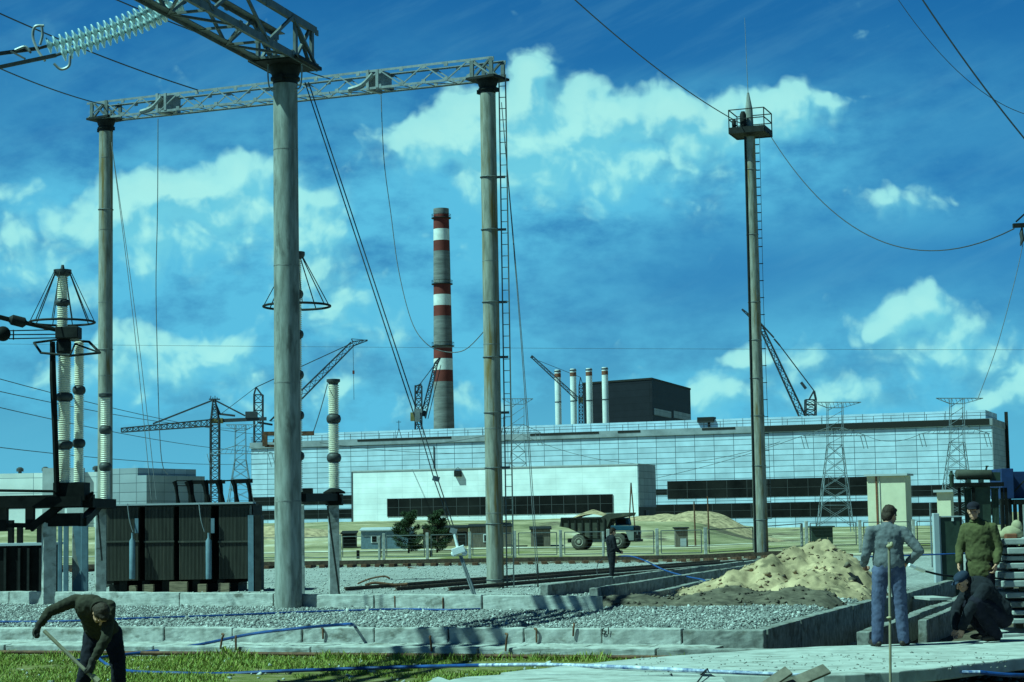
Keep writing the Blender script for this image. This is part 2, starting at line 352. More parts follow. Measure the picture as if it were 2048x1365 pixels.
    def lattice(s, a, b, w0, w1, nb, rc, rd, up=(0, 0, 1), zig=False):
        """square four-chord truss from a to b"""
        a = Vector(a); b = Vector(b); d = (b - a).normalized(); u = Vector(up)
        if abs(d.dot(u)) > .95: u = Vector((0, 1, 0))
        x = d.cross(u).normalized(); u = x.cross(d); cs = ((-1, -1), (1, -1), (1, 1), (-1, 1))
        def c(i, t): w = (w0 + (w1 - w0) * t) / 2; return a + (b - a) * t + x * cs[i][0] * w + u * cs[i][1] * w
        for i in range(4): s.bar(c(i, 0), c(i, 1), rc)
        for k in range(nb):
            t0, t1 = k / nb, (k + 1) / nb
            for i in range(4):
                j = (i + 1) % 4
                if zig and k % 2: s.bar(c(j, t0), c(i, t1), rd)
                else:
                    s.bar(c(i, t0), c(j, t1), rd)
                    if not zig: s.bar(c(j, t0), c(i, t1), rd)
                s.bar(c(i, t1), c(j, t1), rd)
        return s
    def build(s, name, m, parent=None, local=False, smooth=False, bevel=0, sharp=40, rough=0):
        off = Vector((0, 0, 0)); q = parent
        if parent is not None and not local:
            while q is not None: off = off + q.location; q = q.parent
        me = bpy.data.meshes.new(name)
        me.from_pydata([(v[0] - off.x, v[1] - off.y, v[2] - off.z) for v in s.v], [], s.f)
        bm = bmesh.new(); bm.from_mesh(me); bmesh.ops.recalc_face_normals(bm, faces=bm.faces); bm.to_mesh(me); bm.free()
        if smooth:
            me.shade_smooth(); me.set_sharp_from_angle(angle=R(sharp))
        me.materials.append(m if not isinstance(m, str) else M_[m])
        o = bpy.data.objects.new(name, me); COL.objects.link(o)
        if parent is not None: o.parent = parent
        if bevel:
            b = o.modifiers.new('edge', 'BEVEL'); b.width = bevel; b.segments = 2; b.limit_method = 'ANGLE'
        if rough:                                     # chipped, uneven cast concrete
            b = o.modifiers.new('cuts', 'SUBSURF'); b.subdivision_type = 'SIMPLE'; b.levels = b.render_levels = 4
            if 'chips' not in bpy.data.textures: tx = bpy.data.textures.new('chips', 'CLOUDS'); tx.noise_scale = .16; tx.noise_depth = 4
            b = o.modifiers.new('chip', 'DISPLACE'); b.texture = bpy.data.textures['chips']; b.texture_coords = 'LOCAL'; b.strength = rough; b.mid_level = .6
        return o

USED = set()
def tag(o, label, cat, group=None, kind=None):
    o['label'] = label; o['category'] = cat
    if group: o['group'] = group
    if kind: o['kind'] = kind
    return o
def thing(name, label, cat, loc=(0, 0, 0), rz=0, group=None):
    o = bpy.data.objects.new(name, None); o.empty_display_size = .3; COL.objects.link(o)
    o.location = loc; o.rotation_euler = (0, 0, rz); return tag(o, label, cat, group)
def struct(o, kind='structure'): o['kind'] = kind; return o
def copy_tree(o, parent=None):
    c = o.copy(); COL.objects.link(c)
    if parent is not None: c.parent = parent
    for ch in list(o.children): copy_tree(ch, c)
    return c
def cable(name, p0, p1, sag, r, label, cat='cable', m='cable', n=18, group=None, more=(0, 0)):
    p0 = Vector(p0); p1 = Vector(p1)
    pts = [p0.lerp(p1, i / n) + Vector((0, 0, -4 * sag * (i / n) * (1 - i / n))) for i in range(n + 1)]
    d0, d1 = (pts[0] - pts[1]).normalized(), (pts[-1] - pts[-2]).normalized()      # carry on in the same line beyond the view
    if more[0]: pts.insert(0, pts[0] + d0 * more[0])
    if more[1]: pts.append(pts[-1] + d1 * more[1])
    return tag(MB().path(pts, r, 6).build(name, m, smooth=True), label, cat, group)
def curve_pts(pts, n=8):
    """smooth curve through the points"""
    pts = [Vector(p) for p in pts]; out = []
    for i in range(len(pts) - 1):
        a, b, c, d = pts[max(i - 1, 0)], pts[i], pts[i + 1], pts[min(i + 2, len(pts) - 1)]
        for k in range(n):
            t = k / n; out.append(.5 * ((2 * b) + (c - a) * t + (2 * a - 5 * b + 4 * c - d) * t * t + (3 * b - a - 3 * c + d) * t ** 3))
    return out + [pts[-1]]

# ------------------------------------------------------------------ ground
TR0 = Vector((3.66, 28.7)); TRT = Vector((.333, .943)); TRN = Vector((.943, -.333))   # cable trench running off to the right
def sstep(a, b, x): t = np.clip((x - a) / (b - a), 0, 1); return t * t * (3 - 2 * t)
def vnoise(x, y, sc, seed=0, octv=4):
    x = np.asarray(x, float) * sc; y = np.asarray(y, float) * sc; out = np.zeros(np.broadcast(x, y).shape); amp = .5
    for o in range(octv):
        xi = np.floor(x).astype(np.int64); yi = np.floor(y).astype(np.int64); fx = x - xi; fy = y - yi
        fx = fx * fx * (3 - 2 * fx); fy = fy * fy * (3 - 2 * fy)
        def h(a, b):
            n = (a * 374761393 + b * 668265263 + (seed + o) * 1442695041) & 0x7fffffff
            n = ((n ^ (n >> 13)) * 1274126177) & 0x7fffffff
            return ((n ^ (n >> 16)) & 0xffff) / 65535.0
        out += amp * ((h(xi, yi) * (1 - fx) + h(xi + 1, yi) * fx) * (1 - fy) + (h(xi, yi + 1) * (1 - fx) + h(xi + 1, yi + 1) * fx) * fy)
        x = x * 2.03; y = y * 2.03; amp *= .5
    return out - .47
def trench_sw(x, y):
    dx, dy = x - TR0.x, y - TR0.y
    return dx * TRT.x + dy * TRT.y, dx * TRN.x + dy * TRN.y
def gz(x, y):
    x = np.asarray(x, float); y0 = np.asarray(y, float)
    s_, w_ = trench_sw(x, y0); b_ = sstep(40, 56, y0); y = (s_ + 31.3) * (1 - b_) + y0 * b_
    y = np.where(x > 8, y0 * sstep(8, 10, x) + y * (1 - sstep(8, 10, x)), y)
    base = np.interp(y, [30.9, 31.4, 40, 56, 72, 95, 130, 188, 206, 217, 252, 300, 420, 900, 3000], [0, .3, .3, .08, 0, 0, -.3, -1.0, -.95, -.55, 1.5, 2.0, 1.4, .9, .9])
    low = np.interp(y, [30.9, 31.4, 40, 56, 72, 95, 130, 188, 240, 420, 700, 3000], [0, .3, .3, .1, .05, .12, -.05, -.6, -1.4, -2.6, -.5, .9])
    y = y0; u = x / np.maximum(y, 5)
    k = sstep(.085, .135, u + .02 * vnoise(x, y, .03, 5))
    z = base * (1 - k) + low * k
    far = sstep(92, 110, y) * (1 - sstep(330, 420, y))
    z = z + far * (vnoise(x, y, .05, 1) * .7 + vnoise(x, y, .25, 2) * .25) * (.35 + sstep(205, 240, y))
    near = 1 - sstep(60, 90, y)
    z = z + near * vnoise(x, y, .5, 3) * .07
    s, w = trench_sw(x, y)
    hole = sstep(-.9, .1, w) * (1 - sstep(2.9, 3.4, w)) * sstep(-3.2, -.8, s) * (1 - sstep(30, 36, s))
    z = z - hole * (.30 + np.where(s > -.1, .32, .05))
    return z
def H(x, y): return float(gz(x, y))

def ground_mat():
    m = bpy.data.materials.new('ground'); m.use_nodes = True; nt = m.node_tree; N = nt.nodes; L = nt.links; b = N['Principled BSDF']
    b.inputs['Roughness'].default_value = 1; b.inputs['Specular IOR Level'].default_value = .1
    at = N.new('ShaderNodeAttribute'); at.attribute_name = 'cover'; sp = N.new('ShaderNodeSeparateColor'); L.new(at.outputs['Color'], sp.inputs[0])
    tc = N.new('ShaderNodeTexCoord')
    def nz(sc, det=6, ro=.6):
        n = N.new('ShaderNodeTexNoise'); n.inputs['Scale'].default_value = sc; n.inputs['Detail'].default_value = det; n.inputs['Roughness'].default_value = ro
        L.new(tc.outputs['Object'], n.inputs['Vector']); return n.outputs['Fac']
    def ramp(f, cols):
        r = N.new('ShaderNodeValToRGB'); L.new(f, r.inputs[0]); e = r.color_ramp.elements
        while len(e) < len(cols): e.new(.5)
        for i, (p, c) in enumerate(cols): e[i].position = p; e[i].color = (*c, 1)
        return r.outputs[0]
    def mix(f, a, c):
        n = N.new('ShaderNodeMix'); n.data_type = 'RGBA'; L.new(f, n.inputs[0]); L.new(a, n.inputs[6]); L.new(c, n.inputs[7]); return n.outputs[2]
    def edge(ch, n, k=.9):
        ad = N.new('ShaderNodeMath'); ad.operation = 'MULTIPLY_ADD'; L.new(n, ad.inputs[0]); ad.inputs[1].default_value = k; L.new(sp.outputs[ch], ad.inputs[2])
        r = N.new('ShaderNodeMapRange'); r.interpolation_type = 'SMOOTHSTEP'; r.inputs[1].default_value = .5 + k * .5 - .12; r.inputs[2].default_value = .5 + k * .5 + .12; L.new(ad.outputs[0], r.inputs[0]); return r.outputs[0]
    soil = ramp(nz(1.7), [(.3, (.05, .042, .03)), (.55, (.11, .09, .062)), (.75, (.20, .17, .12))])
    grass = ramp(nz(3.0), [(.3, (.09, .10, .02)), (.5, (.16, .155, .045)), (.66, (.22, .19, .10)), (.78, (.34, .31, .22))])
    vo = N.new('ShaderNodeTexVoronoi'); vo.inputs['Scale'].default_value = 13; L.new(tc.outputs['Object'], vo.inputs['Vector'])
    gv = N.new('ShaderNodeSeparateColor'); L.new(vo.outputs['Color'], gv.inputs[0])
    gravel = ramp(gv.outputs[0], [(.0, (.14, .14, .13)), (.55, (.27, .265, .25)), (1, (.46, .45, .42))])
    big = nz(.16, 5); gr2 = ramp(big, [(.35, (.20, .195, .18)), (.65, (.33, .325, .30))])
    mm = N.new('ShaderNodeMix'); mm.data_type = 'RGBA'; mm.inputs[0].default_value = .45; L.new(gravel, mm.inputs[6]); L.new(gr2, mm.inputs[7]); gravel = mm.outputs[2]
    sand = ramp(nz(.06, 9, .72), [(.36, (.085, .085, .04)), (.46, (.21, .19, .10)), (.56, (.33, .285, .17)), (.66, (.50, .46, .35))])
    c = mix(edge(2, nz(.35)), soil, sand); c = mix(edge(1, nz(.9)), c, gravel); c = mix(edge(0, nz(1.3)), c, grass)
    L.new(c, b.inputs['Base Color'])
    bp = N.new('ShaderNodeBump'); bp.inputs['Distance'].default_value = .05; bp.inputs['Strength'].default_value = .8
    L.new(nz(9, 8, .7), bp.inputs['Height']); L.new(bp.outputs[0], b.inputs['Normal'])
    return m

def cover(x, y):
    s, w = trench_sw(x, y); n = vnoise(x, y, .35, 9)
    grass = (s < -.5) * (.86 + n * .9) * (1 - sstep(4.2, 5.6, x + n * 2))
    gravel = sstep(-.4, -.1, s) * (1 - sstep(84, 94, y + n * 6)) * 1.0
    gravel = gravel * (1 - sstep(-.2, .4, w) * (1 - sstep(58, 70, y)))
    sand = sstep(86, 96, y) * np.clip(.80 + vnoise(x, y * .3, .12, 27, 5) * 1.5, .1, 1)
    sand = np.maximum(sand, .75 * sstep(.3, 1.2, w) * (y > 44))
    tuft = sstep(.02, .3, vnoise(x, y * .45, .16, 21)) * sstep(88, 96, y) * (1 - sstep(165, 225, y)) * .9
    return grass + tuft, gravel, sand

def make_ground():
    ys = [-60, -30, -10, 5]; y = 14.0
    while y < 6000: ys.append(y); y += (.15 if 23 < y < 50 else max(.3, .011 * y) if y < 420 else y * .07)
    us = list(np.arange(-.30, .3001, .0026)); e = .3
    while e < 3.2: e *= 1.13; us = [-e] + us + [e]
    ys = np.array(ys); us = np.array(us)
    Y, U = np.meshgrid(ys, us, indexing='ij'); X = U * (np.maximum(Y, 8) + 4); Z = gz(X, Y)
    nr, nc = X.shape; co = np.stack([X, Y, Z], -1).reshape(-1, 3)
    idx = np.arange(nr * nc).reshape(nr, nc)
    fs = np.stack([idx[:-1, :-1], idx[:-1, 1:], idx[1:, 1:], idx[1:, :-1]], -1).reshape(-1, 4)
    me = bpy.data.meshes.new('ground'); me.vertices.add(len(co)); me.vertices.foreach_set('co', co.ravel())
    me.loops.add(fs.size); me.loops.foreach_set('vertex_index', fs.ravel().astype(np.int32))
    me.polygons.add(len(fs)); me.polygons.foreach_set('loop_start', np.arange(0, fs.size, 4, dtype=np.int32)); me.polygons.foreach_set('loop_total', np.full(len(fs), 4, np.int32))
    me.update(calc_edges=True); me.shade_smooth()
    a = me.attributes.new('cover', 'FLOAT_COLOR', 'POINT'); g, gr, sd = cover(co[:, 0], co[:, 1])
    a.data.foreach_set('color', np.stack([g, gr, sd, np.ones_like(g)], -1).astype(np.float32).ravel())
    me.materials.append(ground_mat()); o = bpy.data.objects.new('ground', me); COL.objects.link(o); return struct(o)
make_ground()

def raw_mesh(name, co, fs, m, smooth=False):
    k = fs.shape[1]; me = bpy.data.meshes.new(name); me.vertices.add(len(co)); me.vertices.foreach_set('co', co.astype(np.float32).ravel())
    me.loops.add(fs.size); me.loops.foreach_set('vertex_index', fs.ravel().astype(np.int32)); me.polygons.add(len(fs))
    me.polygons.foreach_set('loop_start', np.arange(0, fs.size, k, dtype=np.int32)); me.polygons.foreach_set('loop_total', np.full(len(fs), k, np.int32))
    me.update(calc_edges=True)
    if smooth: me.shade_smooth()
    me.materials.append(m); o = bpy.data.objects.new(name, me); COL.objects.link(o); return o

def stones(name, x, y, z, r, m):
    n = len(x); base = np.array([(1, 0, 0), (-1, 0, 0), (0, 1, 0), (0, -1, 0), (0, 0, 1), (0, 0, -1)], float)
    tri = np.array([(0, 2, 4), (2, 1, 4), (1, 3, 4), (3, 0, 4), (2, 0, 5), (1, 2, 5), (3, 1, 5), (0, 3, 5)])
    sc = r[:, None, None] * RNG.uniform(.6, 1.25, (n, 6, 1)); v = base[None] * sc; v[:, :, 2] *= .7
    v += RNG.normal(0, .25, (n, 6, 3)) * r[:, None, None]
    th = RNG.uniform(0, 6.28, n); c, s = np.cos(th)[:, None], np.sin(th)[:, None]
    vx = v[:, :, 0] * c - v[:, :, 1] * s; vy = v[:, :, 0] * s + v[:, :, 1] * c
    v = np.stack([vx + x[:, None], vy + y[:, None], v[:, :, 2] + z[:, None]], -1)
    return raw_mesh(name, v.reshape(-1, 3), (tri[None] + (np.arange(n) * 6)[:, None, None]).reshape(-1, 3), m)
def stone_mat():
    m = bpy.data.materials.new('crushed_stone'); m.use_nodes = True; nt = m.node_tree; N = nt.nodes; L = nt.links; b = N['Principled BSDF']; b.inputs['Roughness'].default_value = .95
    g = N.new('ShaderNodeNewGeometry'); r = N.new('ShaderNodeValToRGB'); e = r.color_ramp.elements
    e[0].position = 0; e[0].color = (.11, .11, .105, 1); e[1].position = 1; e[1].color = (.48, .47, .44, 1); e.new(.6).color = (.22, .215, .20, 1)
    L.new(g.outputs['Random Per Island'], r.inputs[0]); L.new(r.outputs[0], b.inputs['Base Color']); return m
def gravel_bed():
    n = 70000; y = RNG.uniform(28.6, 48, n) ; x = RNG.uniform(-.29, .20, n) * y
    s, w = trench_sw(x, y); k = (w < -.25) & (s > .1); x, y = x[k], y[k]
    r = RNG.uniform(.010, .034, len(x)) * np.where(RNG.random(len(x)) < .06, 1.9, 1)
    struct(stones('gravel', x, y, gz(x, y) + .008, r, stone_mat()), 'stuff')
gravel_bed()
def sand_road():
    xs = np.linspace(-70, 60, 260); off = np.linspace(-3, 3, 9); X, O = np.meshgrid(xs, off, indexing='ij'); Y = 200 + O + np.sin(X * .05) * 1.2; Z = gz(X, Y) + .05
    n, k = X.shape; idx = np.arange(n * k).reshape(n, k); fs = np.stack([idx[:-1, :-1], idx[1:, :-1], idx[1:, 1:], idx[:-1, 1:]], -1).reshape(-1, 4)
    struct(raw_mesh('road', np.stack([X, Y, Z], -1).reshape(-1, 3), fs, mat('pale_road_sand', (.50, .46, .36), 1, .15, .6), True))
sand_road()

def grass_mat():
    m = bpy.data.materials.new('grass_blades'); m.use_nodes = True; nt = m.node_tree; N = nt.nodes; L = nt.links; b = N['Principled BSDF']; b.inputs['Roughness'].default_value = .7
    g = N.new('ShaderNodeNewGeometry'); r = N.new('ShaderNodeValToRGB'); e = r.color_ramp.elements
    e[0].position = 0; e[0].color = (.12, .145, .011, 1); e[1].position = 1; e[1].color = (.36, .31, .10, 1); e.new(.5).color = (.21, .25, .018, 1); e.new(.85).color = (.27, .27, .03, 1)
    L.new(g.outputs['Random Per Island'], r.inputs[0]); L.new(r.outputs[0], b.inputs['Base Color']); return m
def blades(name, x, y, z, h, m):
    n = len(x); th = RNG.uniform(0, 6.28, n); w = RNG.uniform(.006, .013, n) * (.6 + h * 4); lx = RNG.normal(0, .45, n) * h; ly = RNG.normal(0, .45, n) * h
    dx, dy = np.cos(th) * w, np.sin(th) * w
    v = np.stack([np.stack([x - dx, y - dy, z], -1), np.stack([x + dx, y + dy, z], -1), np.stack([x + dx * .6 + lx * .45, y + dy * .6 + ly * .45, z + h * .6], -1),
                  np.stack([x - dx * .6 + lx * .45, y - dy * .6 + ly * .45, z + h * .6], -1), np.stack([x + lx, y + ly, z + h], -1)], 1)
    t = np.array([(0, 1, 2), (0, 2, 3), (3, 2, 4)])
    return raw_mesh(name, v.reshape(-1, 3), (t[None] + (np.arange(n) * 5)[:, None, None]).reshape(-1, 3), m)
def grass_bed():
    n = 190000; y = RNG.uniform(19, 33.5, n); x = RNG.uniform(-.30, .135, n) * y; s, w = trench_sw(x, y); k = s < -1.62; x, y, s = x[k], y[k], s[k]
    d = vnoise(x, y, .9, 31, 4) + vnoise(x, y, .25, 33, 2) * .6; edge_y = -1.6 - s
    k = (d > -.11 + .5 * sstep(.04, .10, x / y) * (edge_y > 1.2)) | ((edge_y < .5) & (RNG.random(len(x)) < .6))
    x, y, d, edge_y = x[k], y[k], d[k], edge_y[k]
    h = RNG.uniform(.03, .09, len(x)) * (.6 + np.clip(d, 0, .5) * 2.2) + (edge_y < .45) * RNG.uniform(0, .09, len(x)) * (vnoise(x, y, 1.2, 35) > .03)
    struct(blades('grass', x, y, gz(x, y) - .005, h, grass_mat()), 'stuff')
grass_bed()

# ------------------------------------------------------------------ far structures
def pl_hit(px, py, A, n):
    d = ray(px, py); return CAM + d * ((Vector(A) - CAM).dot(n) / d.dot(n))
class Facade:
    """an upright front given by its two ends on the photo and their distances"""
    def __init__(s, pxa, Ya, pxb, Yb):
        s.A = P(pxa, 1040, Ya); s.B = P(pxb, 1040, Yb); s.A.z = s.B.z = 0
        s.d = (s.B - s.A); s.len = s.d.length; s.d.normalize(); s.n = Vector((s.d.y, -s.d.x, 0)); s.rz = math.atan2(s.d.y, s.d.x)
    def at(s, px, py):                              # local x (along) and z of the front under a photo pixel
        h = pl_hit(px, py, s.A, s.n); return (h - s.A).dot(s.d), h.z
    def thing(s, name, label, cat): return thing(name, label, cat, s.A, s.rz)
    def rect(s, mb, x0, y0, x1, y1, depth=.12, off=0.0):
        a, zt = s.at(x0, y0); b, zb = s.at(x1, y1); mb.bb(a, b, -off - depth, -off + .02, zb, zt); return a, b, zb, zt

# turbine hall
hf = Facade(503, 628, 1990, 545)
hall = hf.thing('turbine_hall', 'very long pale turbine hall of gridded panels with dark window bands behind the yard', 'building')
zt = (hf.at(503, 893)[1] + hf.at(1985, 856)[1]) / 2; L_ = hf.len
MB().bb(0, L_, 0, 34, -6, zt).build('wall', 'hall', hall, local=True)
zc = zt + 1.9
MB().bb(-.3, L_ + .4, -.5, 33, zt + .003, zc).build('roof', 'hall_roof', hall, local=True)
rf = hall.children[-1]
MB().bb(10, L_ - 2, 4, 30, zc + .003, zc + 2.6).build('clerestory', 'hall', hall, local=True)
mb = MB()
for i in range(0, int(L_), 5): mb.bar((i + .5, -.3, zc), (i + .5, -.3, zc + 1.7), .12)
mb.bar((0, -.3, zc + 1.7), (L_, -.3, zc + 1.7), .11); mb.bar((0, -.3, zc + .9), (L_, -.3, zc + .9), .08)
mb.build('railing', 'frame', hall, local=True)
mb = MB()
for (x0, x1) in ((38, 70), (96, 118), (124, 131), (150, 160), (166, L_ - .5)):
    mb = MB(); mb.bb(x0, x1, -.62, -.505, zc - .7 if x0 < 160 else zt + .1, zc - .1)
    mb.build('fascia', 'dark', hall, local=True)
def band(fac, root, name, boxes, m='glass_dark', mull=None, depth=.12, fm='frame', off=0):
    for bx in boxes:
        mb = MB(); a, b, zb, z_ = fac.rect(mb, *bx, depth=depth, off=off); w = mb.build(name, m, root, local=True)
        if mull:
            f = MB(); k = max(1, round((b - a) / mull))
            for i in range(k + 1): x = a + (b - a) * i / k; f.bb(x - .07, x + .07, -off - depth - .05, -off - depth + .01, zb, z_)
            f.bb(a, b, -off - depth - .045, -off - depth + .012, (zb + z_) / 2 - .05, (zb + z_) / 2 + .05); f.build('mullion', fm, w, local=True)
band(hf, hall, 'window_band', [(1335, 963, 1742, 990), (1311, 979, 1334.5, 990), (1311, 1010, 1742, 1032), (1745, 973, 1985, 990), (1745, 1008, 1985, 1030), (507, 995, 704, 1008), (507, 1022, 704, 1036)], mull=5.9)
MB().bb(L_ + .003, L_ + .25, 0, 30, 5, zt + .8).build('end_wall', 'greypan', hall, local=True)
MB().bb(L_ + .26, L_ + 1.1, 29, 30.5, -6, zt + 5).build('corner_column', 'dark', hall, local=True)
hh = MB()
for px in (1590, 1700): a, z = hf.at(px, 1000); hh.bb(a, a + 1.4, -.4, 0, z + 18, z + 20)
mb = MB(); a, z = hf.at(868, 893); mb.bb(a - .15, a + .15, -.3, -.003, z - 12, z); mb.build('drain_pipe', 'frame', hall, local=True)
mb = MB(); a, z = hf.at(1405, 836); mb.bb(a - 2.5, a + 2.5, 3, 6, zc + 1.7, zc + 3.3); mb.bb(a + .6, a + 1.2, 3.5, 4.2, zc, zc + 1.71); mb.build('roof_tank', 'dark', hall, local=True)
mb = MB()
for px in (795, 1005): a, z = hf.at(px, 850); mb.bar((a - .9, 1, zc), (a, 1, zc + 3), .15); mb.bar((a + .9, 1, zc), (a, 1, zc + 3), .15); mb.bar((a, 1, zc + 3), (a, 1, zc + 5.5), .14); mb.bar((a - .8, 1, zc + 5), (a + .8, 1, zc + 5), .14)
mb.build('aerial', 'dark', hall, local=True)

# low white building in front
af = Facade(706, 441, 1277, 420)
ax = af.thing('white_workshop', 'low plain white block with one long dark window strip in front of the turbine hall', 'building')
zt = (af.at(706, 943)[1] + af.at(1277, 931)[1]) / 2; L_ = af.len
MB().bb(0, L_, 0, 15, -3, zt).build('wall', 'annex', ax, local=True)
MB().bb(-.15, L_ + .2, -.15, 15.1, zt + .003, zt + .25).build('roof', 'annex_side', ax, local=True)
band(af, ax, 'window_band', [(775, 998, 1226, 1026)], mull=2.7)
MB().bb(L_ + .003, L_ + .2, .05, 15, 4.3, zt - .05).build('side_panel', 'greypan', ax, local=True)
mb = MB(); mb.bb(L_ + .003, L_ + .17, .6, 14.6, -3, 4.297); mb.build('side_glazing', 'glass_dark', ax, local=True)
MB().bb(L_ + .2, L_ + .35, 5, 8, 0, 3.6).build('door', 'frame', ax, local=True)
MB().bb(-.25, 0, -.1, .3, -3, zt).build('corner_trim', 'frame', ax, local=True)
a, z = af.at(917, 947); mb = MB(); mb.bb(a - .75, a + .75, -.9, -.003, z - .75, z + .55); mb.bar((a - .7, -.4, z + .55), (a, -.4, z + 1.4), .07); mb.bar((a + .7, -.4, z + .55), (a, -.4, z + 1.4), .07)
tag(mb.build('hanging_work_cradle', 'dark'), 'small black work cradle hanging high on the blank white wall', 'cradle')
o = bpy.data.objects['hanging_work_cradle']; o.location = ax.location; o.rotation_euler = ax.rotation_euler

# reactor block, vent pipes, chimney
A = P(1172, 1040, 720); B = P(1310, 1040, 700); A.z = B.z = 0; d = (B - A).normalized(); bk = Vector((-d.y, d.x, 0))
rz = math.atan2(d.y, d.x); rb = thing('reactor_block', 'huge windowless black block rising above the roof of the turbine hall', 'building', A, rz)
# the right-hand face swings back out of the front's square
Lr = (B - A).length; zt1 = ZA(B.x, B.y, 761); zt0 = ZA(A.x, A.y, 768)
C_ = P(1387, 1040, 762); C_.z = 0
inv = Matrix.Rotation(-rz, 3, 'Z'); c = inv @ (C_ - A)
D_ = Vector((c.x - Lr, c.y, 0))
mb = MB(); mb.prism([(0, 0), (Lr, 0), (c.x, c.y), (c.x - Lr, c.y)], 0, (zt0 + zt1) / 2); mb.build('wall', 'reactor', rb, local=True)
mb = MB(); mb.prism([(-.2, -.2), (Lr + .2, -.2), (c.x + .3, c.y), (c.x - Lr, c.y)], (zt0 + zt1) / 2 + .003, (zt0 + zt1) / 2 + .7); mb.build('roof', 'dark', rb, local=True)
e = Vector((c.x - Lr, c.y, 0)); en = Vector((e.y, -e.x, 0)).normalized()
for t0, t1, zz, hh_ in ((.03, .45, 12.6, 2.4), (.52, .98, 12.2, 2.6)):
    p0 = Vector((Lr, 0, 0)) + e * t0 + en * .02; p1 = Vector((Lr, 0, 0)) + e * t1 + en * .02; zb = (zt0 + zt1) / 2 - zz
    MB().ext([p0 + Vector((0, 0, zb)), p1 + Vector((0, 0, zb - .0)), p1 + Vector((0, 0, zb + hh_)), p0 + Vector((0, 0, zb + hh_))], en * .25).build('pale_panel', 'greypan', rb, local=True)
pipes = [(1120, 740, 'outermost pale vent pipe, standing alone clear of the black block'), (1151, 738, 'pale vent pipe standing just left of the dark crane mast'), (1183, 737, 'pale vent pipe standing at the left edge of the black block'), (1215, 735, 'pale vent pipe standing before the middle of the black block')]
for px, py, lb in pipes:
    b = P(px, 1000, 664); b.z = 20; t = thing('vent_pipe', lb, 'pipe', b, 0, 'row of white vent pipes on the hall roof'); z1 = ZA(b.x, b.y, py) - b.z; r = 6.3 * 664 / FPX
    MB().lathe((0, 0, 0), [(r, 0), (r, z1 - .5), (r * .9, z1)], 18).build('shaft', 'chim_white', t, local=True, smooth=True)
    MB().lathe((0, 0, 0), [(r * 1.04, z1 - 2.6), (r * 1.04, z1 - 1.3)], 18).build('band', 'brown', t, local=True, smooth=True)
    MB().lathe((0, 0, 0), [(r * 1.1, z1 - .75), (r * 1.1, z1 - .35)], 18).build('band', 'frame', t, local=True, smooth=True)
    MB().lathe((0, 0, 0), [(r * 1.08, z1 - 11.2), (r * 1.08, z1 - 10.9)], 18).build('collar', 'frame', t, local=True, smooth=True)
b = P(890, 1000, 900); b.z = 0
ch = thing('striped_chimney', 'tall round chimney banded in red, white and bare grey concrete', 'chimney', b)
zz = lambda py: ZA(b.x, b.y, py)
rr = lambda py: np.interp(py, [418, 860, 1040], [15.6, 20.8, 23]) * 900 / FPX
bands = [(418, 430, 'chim_grey'), (430, 459, 'red'), (459, 482, 'chim_white'), (482, 503, 'red'), (503, 568, 'chim_grey'), (568, 590, 'red'), (590, 612, 'chim_white'), (612, 633, 'red'), (633, 696, 'chim_grey'), (696, 718, 'red'), (718, 741, 'chim_white'), (741, 764, 'red'), (764, 1040, 'chim_grey')]
nm = {'chim_grey': 'concrete_section', 'red': 'red_band', 'chim_white': 'white_band'}
for y0, y1, m in bands: MB().lathe((b.x, b.y, 0), [(rr(y1), zz(y1)), (rr(y0), zz(y0) - .02)], 28).build(nm[m], m, ch, smooth=True)
for py in (437, 569, 693):
    mb = MB(); r = rr(py); z = zz(py)
    mb.torus((b.x, b.y, z), r + .8, .2, n=28, m=5); mb.lathe((b.x, b.y, 0), [(r + .02, z - .15), (r + .9, z - .1), (r + .9, z + .05), (r + .02, z + .05)], 28); mb.torus((b.x, b.y, z + 1.7), r + .8, .09, n=28, m=5)
    for k in range(14): a = k / 14 * 6.283; mb.bar((b.x + (r + .8) * math.cos(a), b.y + (r + .8) * math.sin(a), z), (b.x + (r + .8) * math.cos(a), b.y + (r + .8) * math.sin(a), z + 1.7), .1)
    mb.build('gallery', 'dark', ch)

# low blocks at the far left
lf = Facade(-60, 332, 206, 330)
lb = lf.thing('low_white_block', 'low white panelled block with small roof vents behind the left insulators', 'building')
zt = lf.at(100, 946)[1]; MB().bb(0, lf.len, 0, 20, -3, zt).build('wall', 'lowpan', lb, local=True)
for px in (32, 83, 185):
    a, z = lf.at(px, 945); mb = MB(); mb.lathe((a, 2, zt), [(.3, 0), (.3, .35), (.62, .36), (.62, .85), (.25, 1.1)], 12); mb.build('roof_vent', 'frame', lb, local=True, smooth=True)
a, z = lf.at(88, 937); b2, _ = lf.at(112, 937); MB().bb(a, b2, -.8, -.003, -2, z).build('stair_tower', 'annex_side', lb, local=True)
a, z = lf.at(137, 937); b2, _ = lf.at(170, 937); MB().bb(a, b2, -.8, -.003, -2, z).build('stair_tower', 'annex_side', lb, local=True)
gf = Facade(206, 322, 293, 318)
gb = gf.thing('grey_stepped_block', 'grey stepped block with dark panel joints beside the left portal column', 'building')
z1 = gf.at(220, 938)[1]; z2 = gf.at(285, 951)[1]; a, _ = gf.at(275, 940)
mb = MB(); mb.bb(.02, a, 0, 16, -3, z1); mb.bb(a + .003, gf.len, 0, 16, -3, z2); mb.build('wall', 'greypan', gb, local=True)

